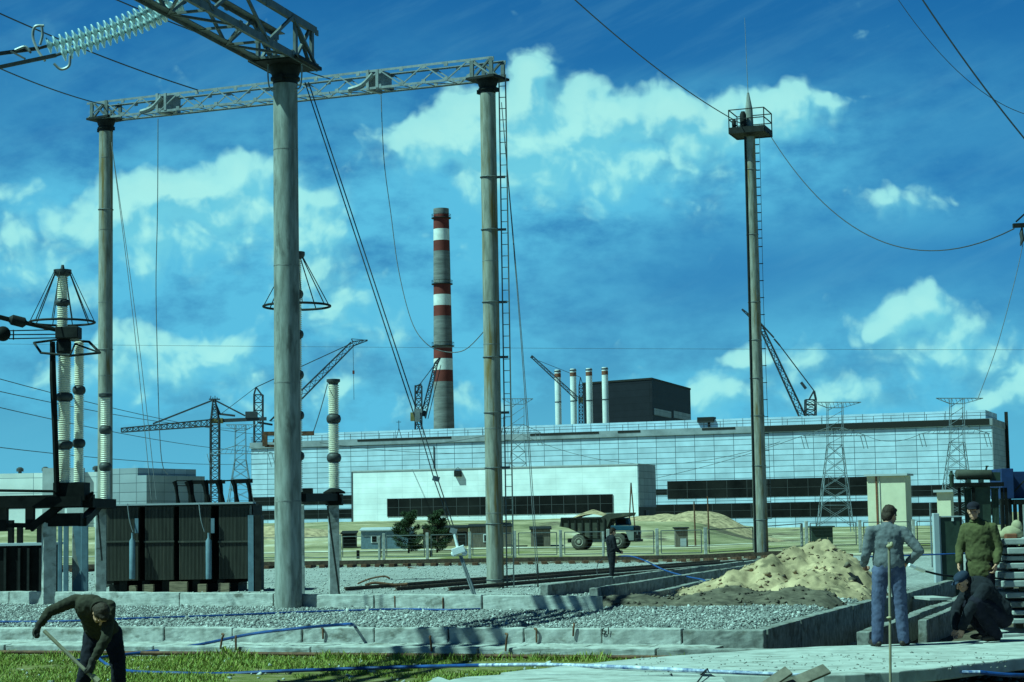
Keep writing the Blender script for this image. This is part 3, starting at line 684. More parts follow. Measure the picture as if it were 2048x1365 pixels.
# ------------------------------------------------------------------ cranes behind the hall
def luffer(label, Y, mast, boom, tip=None, pend=None, cab=None, hook=None, rope=None, cw=None, th=.34):
    x0, y0, x1, y1, w = mast; s = Y / FPX
    base = P(x1, y1, Y); t = thing('tower_crane', label, 'crane', base, 0, 'cranes around the turbine hall')
    MB().lattice(base, P(x0, y0, Y), w * s, w * s, max(4, int(abs(y1 - y0) / w * 1.1)), th, th * .6, zig=True).build('mast', 'crane', t)
    a, b = P(boom[0], boom[1], Y), P(boom[2], boom[3], Y); MB().lattice(a, b, boom[4] * s, boom[4] * s * .6, max(6, int(math.hypot(boom[2] - boom[0], boom[3] - boom[1]) / boom[4] * .8)), th * .8, th * .5, zig=True, up=(0, 1, 0)).build('boom', 'crane', t)
    if tip: mb = MB(); mb.lattice(b, P(*tip, Y), boom[4] * s * .6, .3, 4, th * .7, th * .4, zig=True, up=(0, 1, 0)); mb.build('jib_tip', 'crane', t)
    mb = MB()
    for q in pend or []:
        mb.bar(P(q[0], q[1], Y), P(q[2], q[3], Y), (q[4] if len(q) > 4 else 1.2) * s)
    if mb.v: mb.build('pendant', 'crane', t)
    if cab: x, y, dx, dy = cab; mb = MB(); mb.box(P(x, y, Y), (dx * s, dx * s * .9, dy * s)); mb.build('cab', 'crane_cab', t, bevel=.05)
    if cw: x, y, dx, dy = cw; mb = MB(); mb.box(P(x, y, Y), (dx * s, dx * s * .5, dy * s)); mb.build('counterweight', 'crane', t, bevel=.05)
    if rope: mb = MB(); mb.bar(P(rope[0], rope[1], Y), P(rope[0] + 2, rope[2], Y), .8 * s); mb.build('hoist_rope', 'crane', t)
    if hook: mb = MB(); mb.box(P(hook[0], hook[1], Y), (4 * s, 3 * s, 7 * s)); mb.build('hook_block', 'red', t, bevel=.03)
    return t
luffer('leaning lattice crane whose long boom rises right from behind the nearest column', 680, (517, 790, 517, 1010, 17), (545, 848, 705, 688, 15), (735, 681), [(512, 775, 706, 686, 1.6), (512, 775, 525, 792, 3), (508, 790, 512, 775, 3), (706, 686, 703, 678, 2), (703, 678, 735, 681, 1.2), (440, 830, 512, 775, 1), (515, 845, 545, 850, 4)], None, (707, 745), (706, 688, 800))
# hammerhead crane
Y = 520; s = Y / FPX; b = P(430, 1010, Y); t = thing('tower_crane', 'hammerhead crane with a flat jib pointing left beyond the transformer', 'crane', b, 0, 'cranes around the turbine hall')
MB().lattice(b, P(430, 838, Y), 17 * s, 17 * s, 14, .30, .18, zig=True).build('mast', 'crane', t)
MB().lattice(P(430, 838, Y), P(428, 800, Y), 15 * s, 4 * s, 4, .28, .18, zig=True).build('tower_head', 'crane', t)
MB().lattice(P(425, 846, Y), P(243, 861, Y), 13 * s, 8 * s, 16, .26, .16, zig=True, up=(0, 1, 0)).build('jib', 'crane', t)
MB().bar(P(436, 842, Y), P(533, 838, Y), 5 * s, 7 * s).build('counter_jib', 'crane', t)
MB().box(P(503, 830, Y), (24 * s, 8 * s, 13 * s)).build('counterweight', 'crane', t, bevel=.05)
mb = MB(); mb.bar(P(428, 800, Y), P(306, 848, Y), 3 * s); mb.bar(P(428, 800, Y), P(490, 832, Y), 3 * s); mb.bar(P(436, 828, Y), P(470, 832, Y), 4 * s); mb.bar(P(428, 800, Y), P(440, 828, Y), 3 * s); mb.build('tie_bar', 'crane', t)
MB().box(P(434, 842, Y), (24 * s, 12 * s, 10 * s)).build('cab', 'crane_cab', t, bevel=.05)
mb = MB()
for k in range(4): mb.bar(P(420 + k * 5, 800, Y), P(422 + k * 4, 792 + (k % 2) * 3, Y), 1.3 * s)
mb.bar(P(418, 799, Y), P(440, 799, Y), 2.5 * s); mb.build('head_platform', 'crane', t)
luffer('dark crane with a steep short boom standing before the striped chimney', 690, (837, 772, 837, 862, 13), (846, 836, 872, 728, 10), (880, 716), [(839, 770, 868, 732, 1.5), (834, 788, 839, 770, 3), (856, 838, 882, 730, 1.4), (835, 772, 843, 768, 3)], (827, 834, 12, 17), cw=(845, 828, 14, 10), th=.45)
luffer('slim crane half hidden by the white vent pipes with its boom rising left', 655, (1162, 770, 1162, 852, 8), (1157, 800, 1066, 716, 7), None, [(1161, 755, 1078, 722, .9), (1158, 775, 1161, 755, 2), (1066, 716, 1062, 713, 6), (1161, 755, 1168, 778, 1.2)], (1161, 800, 9, 12), th=.3)
luffer('steep boom crane leaning behind the lightning mast', 670, (1621, 800, 1621, 840, 20), (1606, 836, 1520, 650, 12), (1484, 619), [(1628, 782, 1560, 692, 2), (1548, 676, 1522, 648, 3), (1618, 800, 1628, 782, 3), (1632, 800, 1628, 782, 4), (1612, 836, 1530, 664, 1.2), (1600, 838, 1616, 838, 5), (1602, 765, 1612, 778, 5), (1560, 692, 1548, 678, 3)], th=.4)
# mast under the last crane's slewing ring
t = bpy.data.objects['tower_crane.004'] if 'tower_crane.004' in bpy.data.objects else None
if t: MB().lattice(P(1624, 842, 670), P(1624, 900, 670), 1.4, 1.4, 8, .3, .2, zig=True).build('mast_base', 'crane', t)

# ------------------------------------------------------------------ line towers
def pylon(label, Y, cx, yb, yt, low, top, legs, waist, arm2, thick=1.5):
    """legs: half width at the base; low / top: (y, left x, right x) of the arms; waist: (y, half width)"""
    s = Y / FPX; t = thing('line_tower', label, 'pylon', P(cx, yb, Y), 0, 'lattice line towers around the hall'); c = thick * s
    def leg(h, y): return h
    mb = MB(); yw, hw = waist
    A_ = lambda sx, sy, h, y: P(cx + sx * h, y, Y) + Vector((0, sy * h * s * .55, 0))
    lev = np.linspace(0, 1, 6) ** .85
    for sx in (-1, 1):
        for sy in (-1, 1): mb.bar(A_(sx, sy, legs, yb + 12), A_(sx, sy, hw, yw), c)
    for k in range(5):
        h0, h1 = legs + (hw - legs) * lev[k], legs + (hw - legs) * lev[k + 1]; y0, y1 = yb + (yw - yb) * lev[k], yb + (yw - yb) * lev[k + 1]
        for sy in (-1, 1):
            mb.bar(A_(-1, sy, h0, y0), A_(1, sy, h1, y1), c * .6); mb.bar(A_(1, sy, h0, y0), A_(-1, sy, h1, y1), c * .6); mb.bar(A_(-1, sy, h1, y1), A_(1, sy, h1, y1), c * .6)
        for sx in (-1, 1): mb.bar(A_(sx, -1, h0, y0), A_(sx, 1, h1, y1), c * .5); mb.bar(A_(sx, 1, h0, y0), A_(sx, -1, h1, y1), c * .5)
    mb.build('tower_body', 'pylon', t)
    mb = MB(); ly, lx0, lx1 = low; ty, tx0, tx1 = top
    for sx in (-1, 1):
        for sy in (-1, 1): mb.bar(A_(sx, sy, hw, yw), A_(sx, sy, arm2, ty), c * .8)
    n = 5
    for k in range(n):
        y0, y1 = yw + (ty - yw) * k / n, yw + (ty - yw) * (k + 1) / n
        for sy in (-1, 1): mb.bar(A_(-1, sy, hw + (arm2 - hw) * k / n, y0), A_(-1, sy, 0, (y0 + y1) / 2), c * .45); mb.bar(A_(1, sy, arm2, y1), A_(1, sy, 0, (y0 + y1) / 2), c * .45)
    mb.build('upper_frame', 'pylon', t)
    for (y, x0, x1, rise) in ((ly, lx0, lx1, 16), (ty, tx0, tx1, -11)):
        mb = MB()
        for sy in (-1, 1):
            o = Vector((0, sy * .5, 0)); mb.bar(P(x0, y, Y) + o * .2, P(x1, y, Y) + o * .2, c * 1.1)
            pk = (P(x0, y, Y), P(cx - arm2, y - rise, Y) + o, P(cx + arm2, y - rise, Y) + o, P(x1, y, Y))
            for i in range(3): mb.bar(pk[i], pk[i + 1], c * .7)
        for k in range(1, 12):
            xx = x0 + (x1 - x0) * k / 12; f = min((xx - x0) / max(cx - arm2 - x0, 1), (x1 - xx) / max(x1 - cx - arm2, 1), 1); mb.bar(P(xx, y, Y), P(xx + (x1 - x0) / 24, y - rise * f, Y), c * .5)
        mb.build('cross_arm', 'pylon', t)
    for x in (lx0 + 4, lx1 - 4):
        mb = MB(); mb.bar(P(x, ly, Y), P(x + 7, ly + 26, Y), c * .9); mb.bar(P(x - 8, ly, Y), P(x - 1, ly + 26, Y), c * .9); mb.build('insulator_string', 'pylon', t)
    return t
pylon('lattice line tower with drooping insulators standing clear before the hall windows', 400, 1670, 1052, 805, (872, 1606, 1733), (805, 1626, 1722), 35, (890, 15), 15)
pylon('lattice line tower rising from behind the tank topped transformer', 440, 1914, 1040, 797, (868, 1842, 1980), (797, 1872, 1966), 36, (885, 14), 13)
pylon('faint lattice line tower showing just right of the laddered column', 500, 1036, 1010, 798, (866, 992, 1082), (798, 1004, 1066), 26, (882, 12), 12, 1.2)
pylon('faint lattice line tower standing between the hammerhead crane and nearest column', 500, 481, 1030, 836, (908, 418, 548), (850, 452, 512), 30, (920, 11), 10, 1.2)

# ------------------------------------------------------------------ fence
fence = thing('yard_fence', 'long low fence of concrete posts and wire panels across the far yard', 'fence', G(680, 1122))
posts = []
for px, py in ((505, 1121), (592, 1122), (680, 1122), (768, 1122), (855, 1122), (940, 1121), (1030, 1121), (1122, 1120), (1217, 1119), (1315, 1119), (1412, 1118)):
    g = G(px, py, 0); posts.append(Vector((g.x, g.y, H(g.x, g.y))))
for px in (1513, 1614, 1721, 1828, 1936):
    g = P(px, 1100, 95 + (px - 1513) * .004); posts.append(Vector((g.x, g.y, H(g.x, g.y) + (.12 if px > 1550 else 0))))
for i, p in enumerate(posts):
    mb = MB(); mb.box(p + Vector((0, 0, .60)), (.15, .15, 1.75)); 
    if i in (2, 3, 8, 12): mb.box(p + Vector((-.24, .05, .55)), (.11, .12, 1.6))
    mb.build('post', 'conc', fence, bevel=.015)
for a, b in zip(posts[:-1], posts[1:]):
    d = (b - a).normalized(); a2, b2 = a + d * .2, b - d * .2; mb = MB(); z0, z1 = .28, 1.36
    for z in (z0, z1): mb.bar(a2 + Vector((0, 0, z)), b2 + Vector((0, 0, z)), .045)
    for q in (a2, b2): mb.bar(q + Vector((0, 0, z0)), q + Vector((0, 0, z1)), .045)
    for k in range(1, 6): mb.bar(a2 + Vector((0, 0, z0 + (z1 - z0) * k / 6)), b2 + Vector((0, 0, z0 + (z1 - z0) * k / 6)), .006)
    mb.build('panel', 'steel', fence)

# ------------------------------------------------------------------ sheds, boxes and stakes beyond the fence
def shed(label, px0, px1, pyt, Y, roofm='dark', wallm='shed', depth=2.6, win=None, door=None, cat='shed', name='site_shed', slope=.25, rz=0):
    a, b = P(px0, 1080, Y), P(px1, 1080, Y); cx = (a.x + b.x) / 2; w = b.x - a.x; z0 = H(cx, Y) - .25; z1 = ZA(cx, Y, pyt)
    t = thing(name, label, cat, (cx, Y, z0), rz); h = z1 - z0
    MB().bb(-w / 2, w / 2, 0, depth, 0, h - .1).build('wall', wallm, t, local=True)
    MB().ext([(-w / 2 - .15, -.2, h - .1), (w / 2 + .15, -.2, h - .1), (w / 2 + .15, -.2, h + .02), (-w / 2 - .15, -.2, h + .02)], (0, depth + .4, slope)).build('roof', roofm, t, local=True)
    for x0, x1, za, zb in win or []:
        f = MB().bb(x0 - .1, x1 + .1, -.05, -.003, za - .1, zb + .1).build('window', 'white', t, local=True); MB().bb(x0, x1, -.08, -.053, za, zb).build('pane', 'glass_dark', f, local=True)
    for x0, x1, zb in door or []: MB().bb(x0, x1, -.06, -.003, .05, zb).build('door', 'dark', t, local=True)
    return t
shed('small dark doorless box shed at the left end of the row', 684, 711, 1067, 212, wallm='black', depth=2)
shed('pale green low hut with one small window left of the pines', 722, 826, 1060, 208, wallm='bluegrey', win=[(-1.6, -1.1, 1.0, 1.6)], roofm='annex_side')
shed('brown hut standing between and behind the two pines', 846, 936, 1056, 211, win=[(-1.4, -.9, .9, 1.5)], wallm='wood', door=[(1.3, 2.3, 1.75)])
shed('grey boarded hut with a white framed window behind the laddered column', 939, 1024, 1053, 207, win=[(-.7, -.3, .9, 1.55)])
shed('dark site hut with overhanging roof left of the dump truck', 1062, 1101, 1058, 207, door=[(-.5, .2, 1.4)])
shed('little dark kiosk with a grey door right of the dump truck', 1351, 1376, 1056, 195, depth=1.4, slope=.05, door=None, cat='kiosk', name='site_kiosk')
t = bpy.data.objects['site_kiosk']; MB().bb(-.15, .45, -.06, -.003, .3, 1.1).build('door', 'annex_side', t, local=True)
shed('green metal box on the sand beyond the far fence panels', 1624, 1666, 1053, 150, wallm='oilgreen', roofm='oilgreen', depth=1.2, slope=0, cat='box', name='metal_box')
shed('tall cream switchgear kiosk with a brown stripe behind the man in jeans', 1738, 1814, 949, 118, rz=R(-19.45), wallm='cream', roofm='annex_side', depth=2.4, slope=.02, cat='kiosk', name='switchgear_kiosk')
t = bpy.data.objects['switchgear_kiosk']
w0 = (P(1738, 1000, 118).x + P(1814, 1000, 118).x) / 2
for px, m, wd in ((1756.5, 'brown', .05), (1763, 'annex_side', .015)):
    x = P(px, 1000, 118).x - w0; MB().bb(x - wd, x + wd, -.05, -.003, .3, 4.5).build('stripe' if m == 'brown' else 'seam', m, t, local=True)
shed('short cream cabinet between the white post and the transformer', 1877, 1904, 981, 100, rz=R(-19.45), wallm='cream', roofm='annex_side', depth=1.2, slope=.02, cat='cabinet', name='switchgear_cabinet')
# yard stakes and a light mast on the sand
for px, pt, pb, Y, lb, r in ((1388, 1003, 1088, 200, 'thin dark timber pole leaning on the sand right of the kiosk', .10), (1415, 993, 1070, 205, 'thin dark timber pole nearest the lightning mast', .10)):
    b = P(px + 3, pb, Y); b.z = H(b.x, b.y) - .2; mb = MB(); mb.tube(b, P(px, pt, Y), r, r * .7, 8); tag(mb.build('timber_pole', 'rust', smooth=True), lb, 'pole', 'timber poles on the far sand')
t = thing('tripod_mast', 'thin forked mast rising behind the cab of the dump truck', 'mast', P(1263, 1058, 215))
mb = MB(); Y = 215
mb.bar(P(1262, 966, Y), P(1258, 1060, Y), .13); mb.bar(P(1262, 966, Y), P(1270, 1060, Y), .13); mb.bar(P(1259, 1030, Y), P(1267, 1030, Y), .1); mb.build('mast_frame', 'rust', t)
# sand heaps on the embankment
def heap(name, px, py, Y, rx, h, label, m='sand', ry=None, seed=3, n=46, top=0.0):
    c = P(px, py, Y); ry = ry or rx * .8; i = np.linspace(-1, 1, n); U, V = np.meshgrid(i, i, indexing='ij'); r = np.sqrt(U * U + V * V)
    X = c.x + U * rx; Y_ = Y + V * ry; nz = vnoise(X, Y_, 2.2 / rx, seed)
    prof = np.clip(1 - r - nz * .18, 0, 1) ** .9
    Z = gz(X, Y_) - .06 - .25 * (r > .99) + h * prof + (vnoise(X, Y_, 9 / rx, seed + 1) * .14 * h) * (prof > .02)
    idx = np.arange(n * n).reshape(n, n); fs = np.stack([idx[:-1, :-1], idx[1:, :-1], idx[1:, 1:], idx[:-1, 1:]], -1).reshape(-1, 4)
    o = raw_mesh(name, np.stack([X, Y_, Z], -1).reshape(-1, 3), fs, M_[m], True); return tag(o, label, 'sand heap') if label else o
heap('sand_heap', 1440, 1040, 262, 9, 2.2, 'broad pale sand heap on the bank left of the lightning mast', seed=12)
heap('sand_heap', 1330, 1040, 268, 7, 1.0, 'low sand heap on the bank behind the dump truck bonnet', seed=14)
heap('sand_heap', 560, 1040, 235, 9, 1.3, 'yellow sand heap beyond the fence at the foot of the nearest column', seed=16)

# ------------------------------------------------------------------ pines beyond the fence
def leaf_cluster(c, r, n, size):
    p = RNG.normal(0, 1, (n, 3)); p /= np.linalg.norm(p, axis=1)[:, None]; p *= (RNG.random(n) ** .45)[:, None] * np.array(r)[None]
    return p + np.array(c)[None]
def pine(label, px, pt, Y, width, seed):
    rng = np.random.default_rng(seed); b = P(px, 1090, Y); z0 = H(b.x, b.y); z1 = ZA(b.x, b.y, pt); h = z1 - z0; w = width * Y / FPX / 2
    t = thing('pine_tree', label, 'tree', (b.x, b.y, z0)); mb = MB(); mb.path([(0, 0, -.2), (.05, 0, h * .4), (0, .03, h * .92)], [.10, .07, .02], 8)
    pts = []
    for k in range(30):
        f = .06 + .9 * (k / 30) ** 1.0; a = rng.uniform(0, 6.28); L_ = w * (1.15 - f) ** .5 * rng.uniform(.65, 1.15); e = Vector((math.cos(a) * L_, math.sin(a) * L_, h * f + L_ * .35)); s0 = Vector((0, 0, h * f))
        mb.path([s0, s0.lerp(e, .6) + Vector((0, 0, -.03)), e], [.03, .02, .008], 5)
        for q in (.35, .6, .8, 1.0):
            cc = s0.lerp(e, q); pts.append(leaf_cluster(cc, (.30 + .16 * (1 - q), .30, .26), 120, 0))
    mb.build('trunk', 'bark', t, local=True, smooth=True)
    p = np.concatenate(pts); n = len(p); d = rng.normal(0, 1, (n, 3)); d[:, 2] = np.abs(d[:, 2]) * .8; d /= np.linalg.norm(d, axis=1)[:, None]; d *= rng.uniform(.08, .22, n)[:, None]
    sd = np.cross(d, rng.normal(0, 1, (n, 3))); sd /= np.linalg.norm(sd, axis=1)[:, None] + 1e-6; sd *= .03
    v = np.stack([p - sd, p + sd, p + d], 1).reshape(-1, 3); o = raw_mesh('crown', v, np.arange(n * 3).reshape(-1, 3), M_['leaf']); o.parent = t
pine('fuller dark young pine left of the two beyond the fence', 817, 1024, 178, 62, 4)
pine('ragged young pine beside the guy wire fitting', 874, 1022, 181, 56, 9)

# ------------------------------------------------------------------ dump truck
def dump_truck():
    Yt = 188; b = P(1203, 1095, Yt); z = H(b.x, b.y); t = thing('dump_truck', 'heavy old dump truck with a blue bonnet and dark ribbed skip heaped with sand', 'truck', (b.x, b.y, z + .02), R(-14))
    W_ = 1.5
    prof = [(-3.55, 3.1), (-3.78, 2.28), (-2.9, 2.12), (-2.1, 1.75), (-.9, 1.12), (.38, 1.05), (.85, 1.97), (1.25, 2.9), (3.05, 3.2), (3.18, 3.5), (1.0, 3.45), (.25, 3.1)]
    mb = MB(); mb.ext([(x, -W_, zz) for x, zz in prof], (0, 2 * W_, 0)); mb.build('skip', 'truck_bed', t, local=True, bevel=.03)
    sk = t.children[-1]
    for x in (-2.95, -2.3, -1.6, -.85, -.1, .55):
        zb = np.interp(x, [-3.78, -2.9, -2.1, -.9, .38, .85], [2.28, 2.12, 1.75, 1.12, 1.05, 1.9]); mb = MB()
        for sy in (-1, 1): mb.box((x + .1, sy * (W_ + .06), (zb + 3.0) / 2), (.13, .12, 3.0 - zb))
        mb.build('rib', 'dark', sk, local=True)
    mb = MB()
    for sy in (-1, 1): mb = MB(); mb.box((-1.65, sy * (W_ + .08), 3.05), (3.8, .16, .16)); mb.box((-3.55, sy * (W_ + .08), 2.7), (.12, .1, .75)); mb.build('rim_beam', 'dark', sk, local=True)
    mb = MB(); mb.bb(-3.2, 3.3, -.55, .55, .72, 1.12); mb.bb(-1.9 - .2, -1.9 + .2, -1.3, 1.3, .6, .9); mb.bb(1.7, 2.0, -1.3, 1.3, .6, .9); mb.build('chassis', 'dark', t, local=True)
    MB().bb(-.6, .7, -1.25, -.7, .75, 1.05).build('fuel_tank', 'truck_fender', t, local=True, bevel=.05)
    MB().ext([(1.2, -1.4, 1.8), (3.45, -1.4, 1.8), (3.45, -1.4, 2.25), (1.2, -1.4, 2.3)], (0, 2.8, 0)).build('bonnet', 'truck_cab', t, local=True, bevel=.06)
    mb = MB(); mb.ext([(1.35, .05, 2.3), (2.75, .05, 2.3), (2.6, .05, 3.02), (1.4, .05, 3.02)], (0, 1.3, 0)); mb.build('cab', 'truck_cab', t, local=True, bevel=.05)
    MB().ext([(1.55, .02, 2.42), (2.45, .02, 2.42), (2.4, .02, 2.9), (1.6, .02, 2.9)], (0, .02, 0)).build('side_window', 'glass_dark', t, local=True)
    for sy in (-1, 1):
        y0 = -1.38 if sy < 0 else 1.0
        MB().ext([(2.62, y0, 1.79), (3.44, y0, 1.79), (3.44, y0, .85), (2.95, y0, .85)], (0, .38, 0)).build('wing', 'truck_fender', t, local=True, bevel=.03)
    mb = MB(); mb.bb(3.46, 3.62, -1.3, 1.3, .85, 2.2)
    for k in range(9): mb.bb(3.62, 3.66, -1.2, 1.2, .98 + k * .13, 1.03 + k * .13)
    mb.build('radiator_grille', 'dark', t, local=True)
    MB().bb(3.5, 3.8, -1.45, 1.45, .72, .95).build('bumper', 'dark', t, local=True, bevel=.04)
    for sy in (-1, 1): MB().lathe((3.63, sy * 1.0, 1.55), [(.14, 0), (.16, .06), (.1, .09)], 12, axis=(1, 0, 0)).build('headlight', 'chim_white', t, local=True, smooth=True)
    for x, y0, wd in ((-1.9, -1.45, .75), (-1.9, .7, .75), (1.85, -1.4, .5), (1.85, .9, .5)):
        c = (x, y0, .78); w = MB().lathe(c, [(.42, 0), (.66, -.0), (.76, .08), (.78, .2), (.78, wd - .2), (.76, wd - .08), (.66, wd), (.42, wd)], 30, axis=(0, 1, 0)).build('wheel', 'tyre', t, local=True, smooth=True, sharp=50)
        MB().lathe((x, y0 - .02, .78), [(.06, -.06), (.16, -.05), (.18, .02), (.30, .05), (.38, -.01), (.41, .0), (.42, .05), (.40, .2), (.1, .2)], 22, axis=(0, 1, 0)).build('rim', 'rim', w, local=True, smooth=True)
    n = 22; i = np.linspace(-1, 1, n); U, V = np.meshgrid(i, i, indexing='ij'); X = -1.0 + U * 2.35; Y_ = V * 1.38; r = np.sqrt((U * 1.05 - .12) ** 2 + (V * .6) ** 2)
    Z = 2.95 + np.clip(1 - r, 0, 1) ** .8 * .95 + vnoise(X, Y_, 2, 5) * .12
    idx = np.arange(n * n).reshape(n, n); fs = np.stack([idx[:-1, :-1], idx[1:, :-1], idx[1:, 1:], idx[:-1, 1:]], -1).reshape(-1, 4)
    o = raw_mesh('sand_load', np.stack([X, Y_, Z], -1).reshape(-1, 3), fs, M_['sand'], True); o.parent = t; return t
dump_truck()

# ------------------------------------------------------------------ portals
def column(t, x, y, zb, zt, rb, rt, m='pole', name='column'):
    n = 8; pr = [(rb + (rt - rb) * k / n, zb + (zt - zb) * k / n) for k in range(n + 1)]
    return MB().lathe((x, y, 0), pr, 36).build(name, m, t, smooth=True)
def truss(t, a, b, w, h, nb, ch=.09, di=.06, name='beam', m='steel'):
    """lattice girder: four angle chords, zigzag sides, ladder top and bottom"""
    a = Vector(a); b = Vector(b); d = (b - a).normalized(); x = Vector((d.y, -d.x, 0)).normalized(); u = Vector((0, 0, 1)); mb = MB()
    def c(i, j, q): return a + (b - a) * q + x * (i * w / 2) + u * (j * h)
    for i in (-1, 1):
        for j in (0, 1):                            # L-shaped chords
            o = u * (-j * ch * .5 + (1 - j) * ch * .5)
            mb.bar(c(i, j, 0), c(i, j, 1), .018, ch * 1.15); mb.bar(c(i, j, 0) - x * (i * ch * .8) , c(i, j, 1) - x * (i * ch * .8), ch * 1.2, .018)
    for k in range(nb):
        q0, q1 = k / nb, (k + 1) / nb
        for i in (-1, 1):
            mb.bar(c(i, k % 2, q0), c(i, 1 - k % 2, q1), di, di * .9, up=x)
        for j in (0, 1):
            if j == 0: mb.bar(c(-1 if k % 2 else 1, j, q0), c(1 if k % 2 else -1, j, q1), di * .8); mb.bar(c(-1, j, q0), c(1, j, q0), di * .8)
            for i in (-1, 1): mb.box(c(i, j, q0) + u * (.04 * (1 - 2 * j)), (.13, .03, .12), rz=math.atan2(d.y, d.x))
    return mb.build(name, m, t)
def seams(t, x, y, zb, zt, rb, rt, step=2.4):
    z = zb + step
    while z < zt - 1: r = rb + (rt - rb) * (z - zb) / (zt - zb); MB().lathe((x, y, z), [(r - .01, -.012), (r + .004, -.010), (r + .004, .010), (r - .01, .012)], 36).build('casting_seam', 'conc_dirty_shade', t, smooth=True); z += step
def head(t, x, y, zt, r, dirv, w, h, m='dark'):
    """column head: collar, bracket plates and the boxed end of the girder"""
    rz = math.atan2(dirv.y, dirv.x); mb = MB()
    mb.lathe((x, y, zt), [(r * 1.03, -.44), (r * 1.03, -.36), (r * 1.22, -.35), (r * 1.22, -.30), (r * 1.06, -.29), (r * 1.35, -.1), (r * 1.4, -.02)], 24)
    mb.box((x, y, zt - .02), (w * 1.45, w * 1.3, .07), rz); mb.box((x, y, zt - .36), (r * 3.0, r * .6, .12), rz)
    cap_ = mb.build('column_head', m, t)
    mb = MB(); M3 = Matrix.Rotation(rz, 3, 'Z')
    for sy in (-1, 1):
        mb = MB()
        for sx in (-1, 1): mb.box(Vector((x, y, zt + h / 2)) + M3 @ Vector((sx * w * .5, sy * w * .48, 0)), (.12, .06, h * .98), rz)
        for a_, b_ in (((-.45, 0), (.45, h)), ((-.45, h), (.45, 0))): mb.bar(Vector((x, y, zt)) + M3 @ Vector((a_[0] * w, sy * w * .45, a_[1])), Vector((x, y, zt)) + M3 @ Vector((b_[0] * w, sy * w * .45, b_[1])), .06)
        mb.build('end_frame', 'steel', t)

# near portal: one column in the picture, the girder running off toward the viewer
g = G(577, 1217, .3); cx, cy = g.x, g.y; zh = ZA(cx, cy, 128); dn = Vector((-.30, -1, 0)).normalized()
near = thing('portal_frame', 'nearest portal, its thick concrete column and heavy girder reaching out over the viewer', 'portal', (cx, cy, .2), 0, 'concrete portals of the switchyard')
column(near, cx, cy, .05, zh - .3, .275, .25); far_c = Vector((cx, cy, 0)) + dn * 19
column(near, far_c.x, far_c.y, -.2, zh - .3, .275, .25)
seams(near, cx, cy, .05, zh - .3, .275, .25)
a = Vector((cx, cy, zh)) - dn * .62; b = Vector((far_c.x, far_c.y, zh)) + dn * .5
truss(near, a, b, .90, .80, 16, .13, .06)
for q in (Vector((cx, cy, 0)), far_c): head(near, q.x, q.y, zh, .25, dn, .86, .78)
mb = MB()
for sx in (-.32, .36):
    p = Vector((cx + sx, cy - .25, zh)); mb.path(curve_pts([p + Vector((0, 0, .0)), p + Vector((.02 * sx, 0, -.3)), p + Vector((-.08 * sx, 0, -.55)), p + Vector((-.4 * sx, 0, -.6))], 5), .018, 6)
mb.build('earthing_strap', 'galv', near)

# far portal across the yard
g3 = G(991, 1177, .08); x3, y3 = g3.x, g3.y; z3 = ZA(x3, y3, 158)
yL = 63.5; xL = P(211, 640, yL).x; d3 = (Vector((xL, yL, 0)) - Vector((x3, y3, 0))).normalized()
zL = ZA(xL, yL, 238)
far = thing('portal_frame', 'far portal of two slim concrete columns joined by a long level lattice girder', 'portal', (x3, y3, 0), 0, 'concrete portals of the switchyard')
column(far, x3, y3, -.2, z3 - .28, .247, .225, 'pole_rust'); column(far, xL, yL, -.3, zL - .28, .245, .225, 'pole_rust')
seams(far, x3, y3, -.2, z3 - .28, .247, .225); seams(far, xL, yL, -.3, zL - .28, .245, .225)
truss(far, Vector((x3, y3, z3)) - d3 * .36, Vector((xL, yL, zL)) + d3 * .55, .64, .52, 20, .06, .034, m='galv')
head(far, x3, y3, z3, .225, d3, .66, .52); head(far, xL, yL, zL, .225, d3, .66, .52)
for q in (.27, .83):
    p = Vector((x3, y3, z3)).lerp(Vector((xL, yL, zL)), q); mb = MB(); mb.box(p + Vector((0, 0, .26)), (.1, .7, .62), math.atan2(d3.y, d3.x)); mb.box(p + d3 * -.35 + Vector((0, 0, .26)), (.1, .7, .55), math.atan2(d3.y, d3.x))
    mb.path(curve_pts([p + d3 * .9 + Vector((0, -.36, .06)), p + d3 * .4 + Vector((0, -.36, .14)), p + Vector((0, -.36, .42))], 4), .08, 6); mb.build('hanger_plate', 'galv', far)
for py in (355, 460, 605, 715, 826, 936, 1048, 1160):
    mb = MB(); z = ZA(x3, y3, py); r = .25; mb.torus((x3, y3, z), r, .018, n=24, m=5); mb.bar((x3 + r - .02, y3, z), (x3 + .47, y3 - .02, z), .04, .07); mb.build('clamp', 'steel', far)
mb = MB(); zb_, zt_ = .1, z3 + .1
o1 = [Vector((x3 + .33, y3 - .05, zb_)), Vector((x3 + .33, y3 - .05, zt_))]; o2 = [Vector((x3 + .52, y3 - .08, zb_)), Vector((x3 + .52, y3 - .08, zt_))]
mb.bar(*o1, .026, .04); mb.bar(*o2, .026, .04)
k = zb_ + .2
while k < zt_: mb.bar(Vector((x3 + .33, y3 - .05, k)), Vector((x3 + .52, y3 - .08, k)), .02); k += .33
mb.build('ladder', 'steel', far)
for py in (420, 700): z = ZA(xL, yL, py); MB().torus((xL, yL, z), .243, .015, n=24, m=5).build('clamp', 'steel', far)

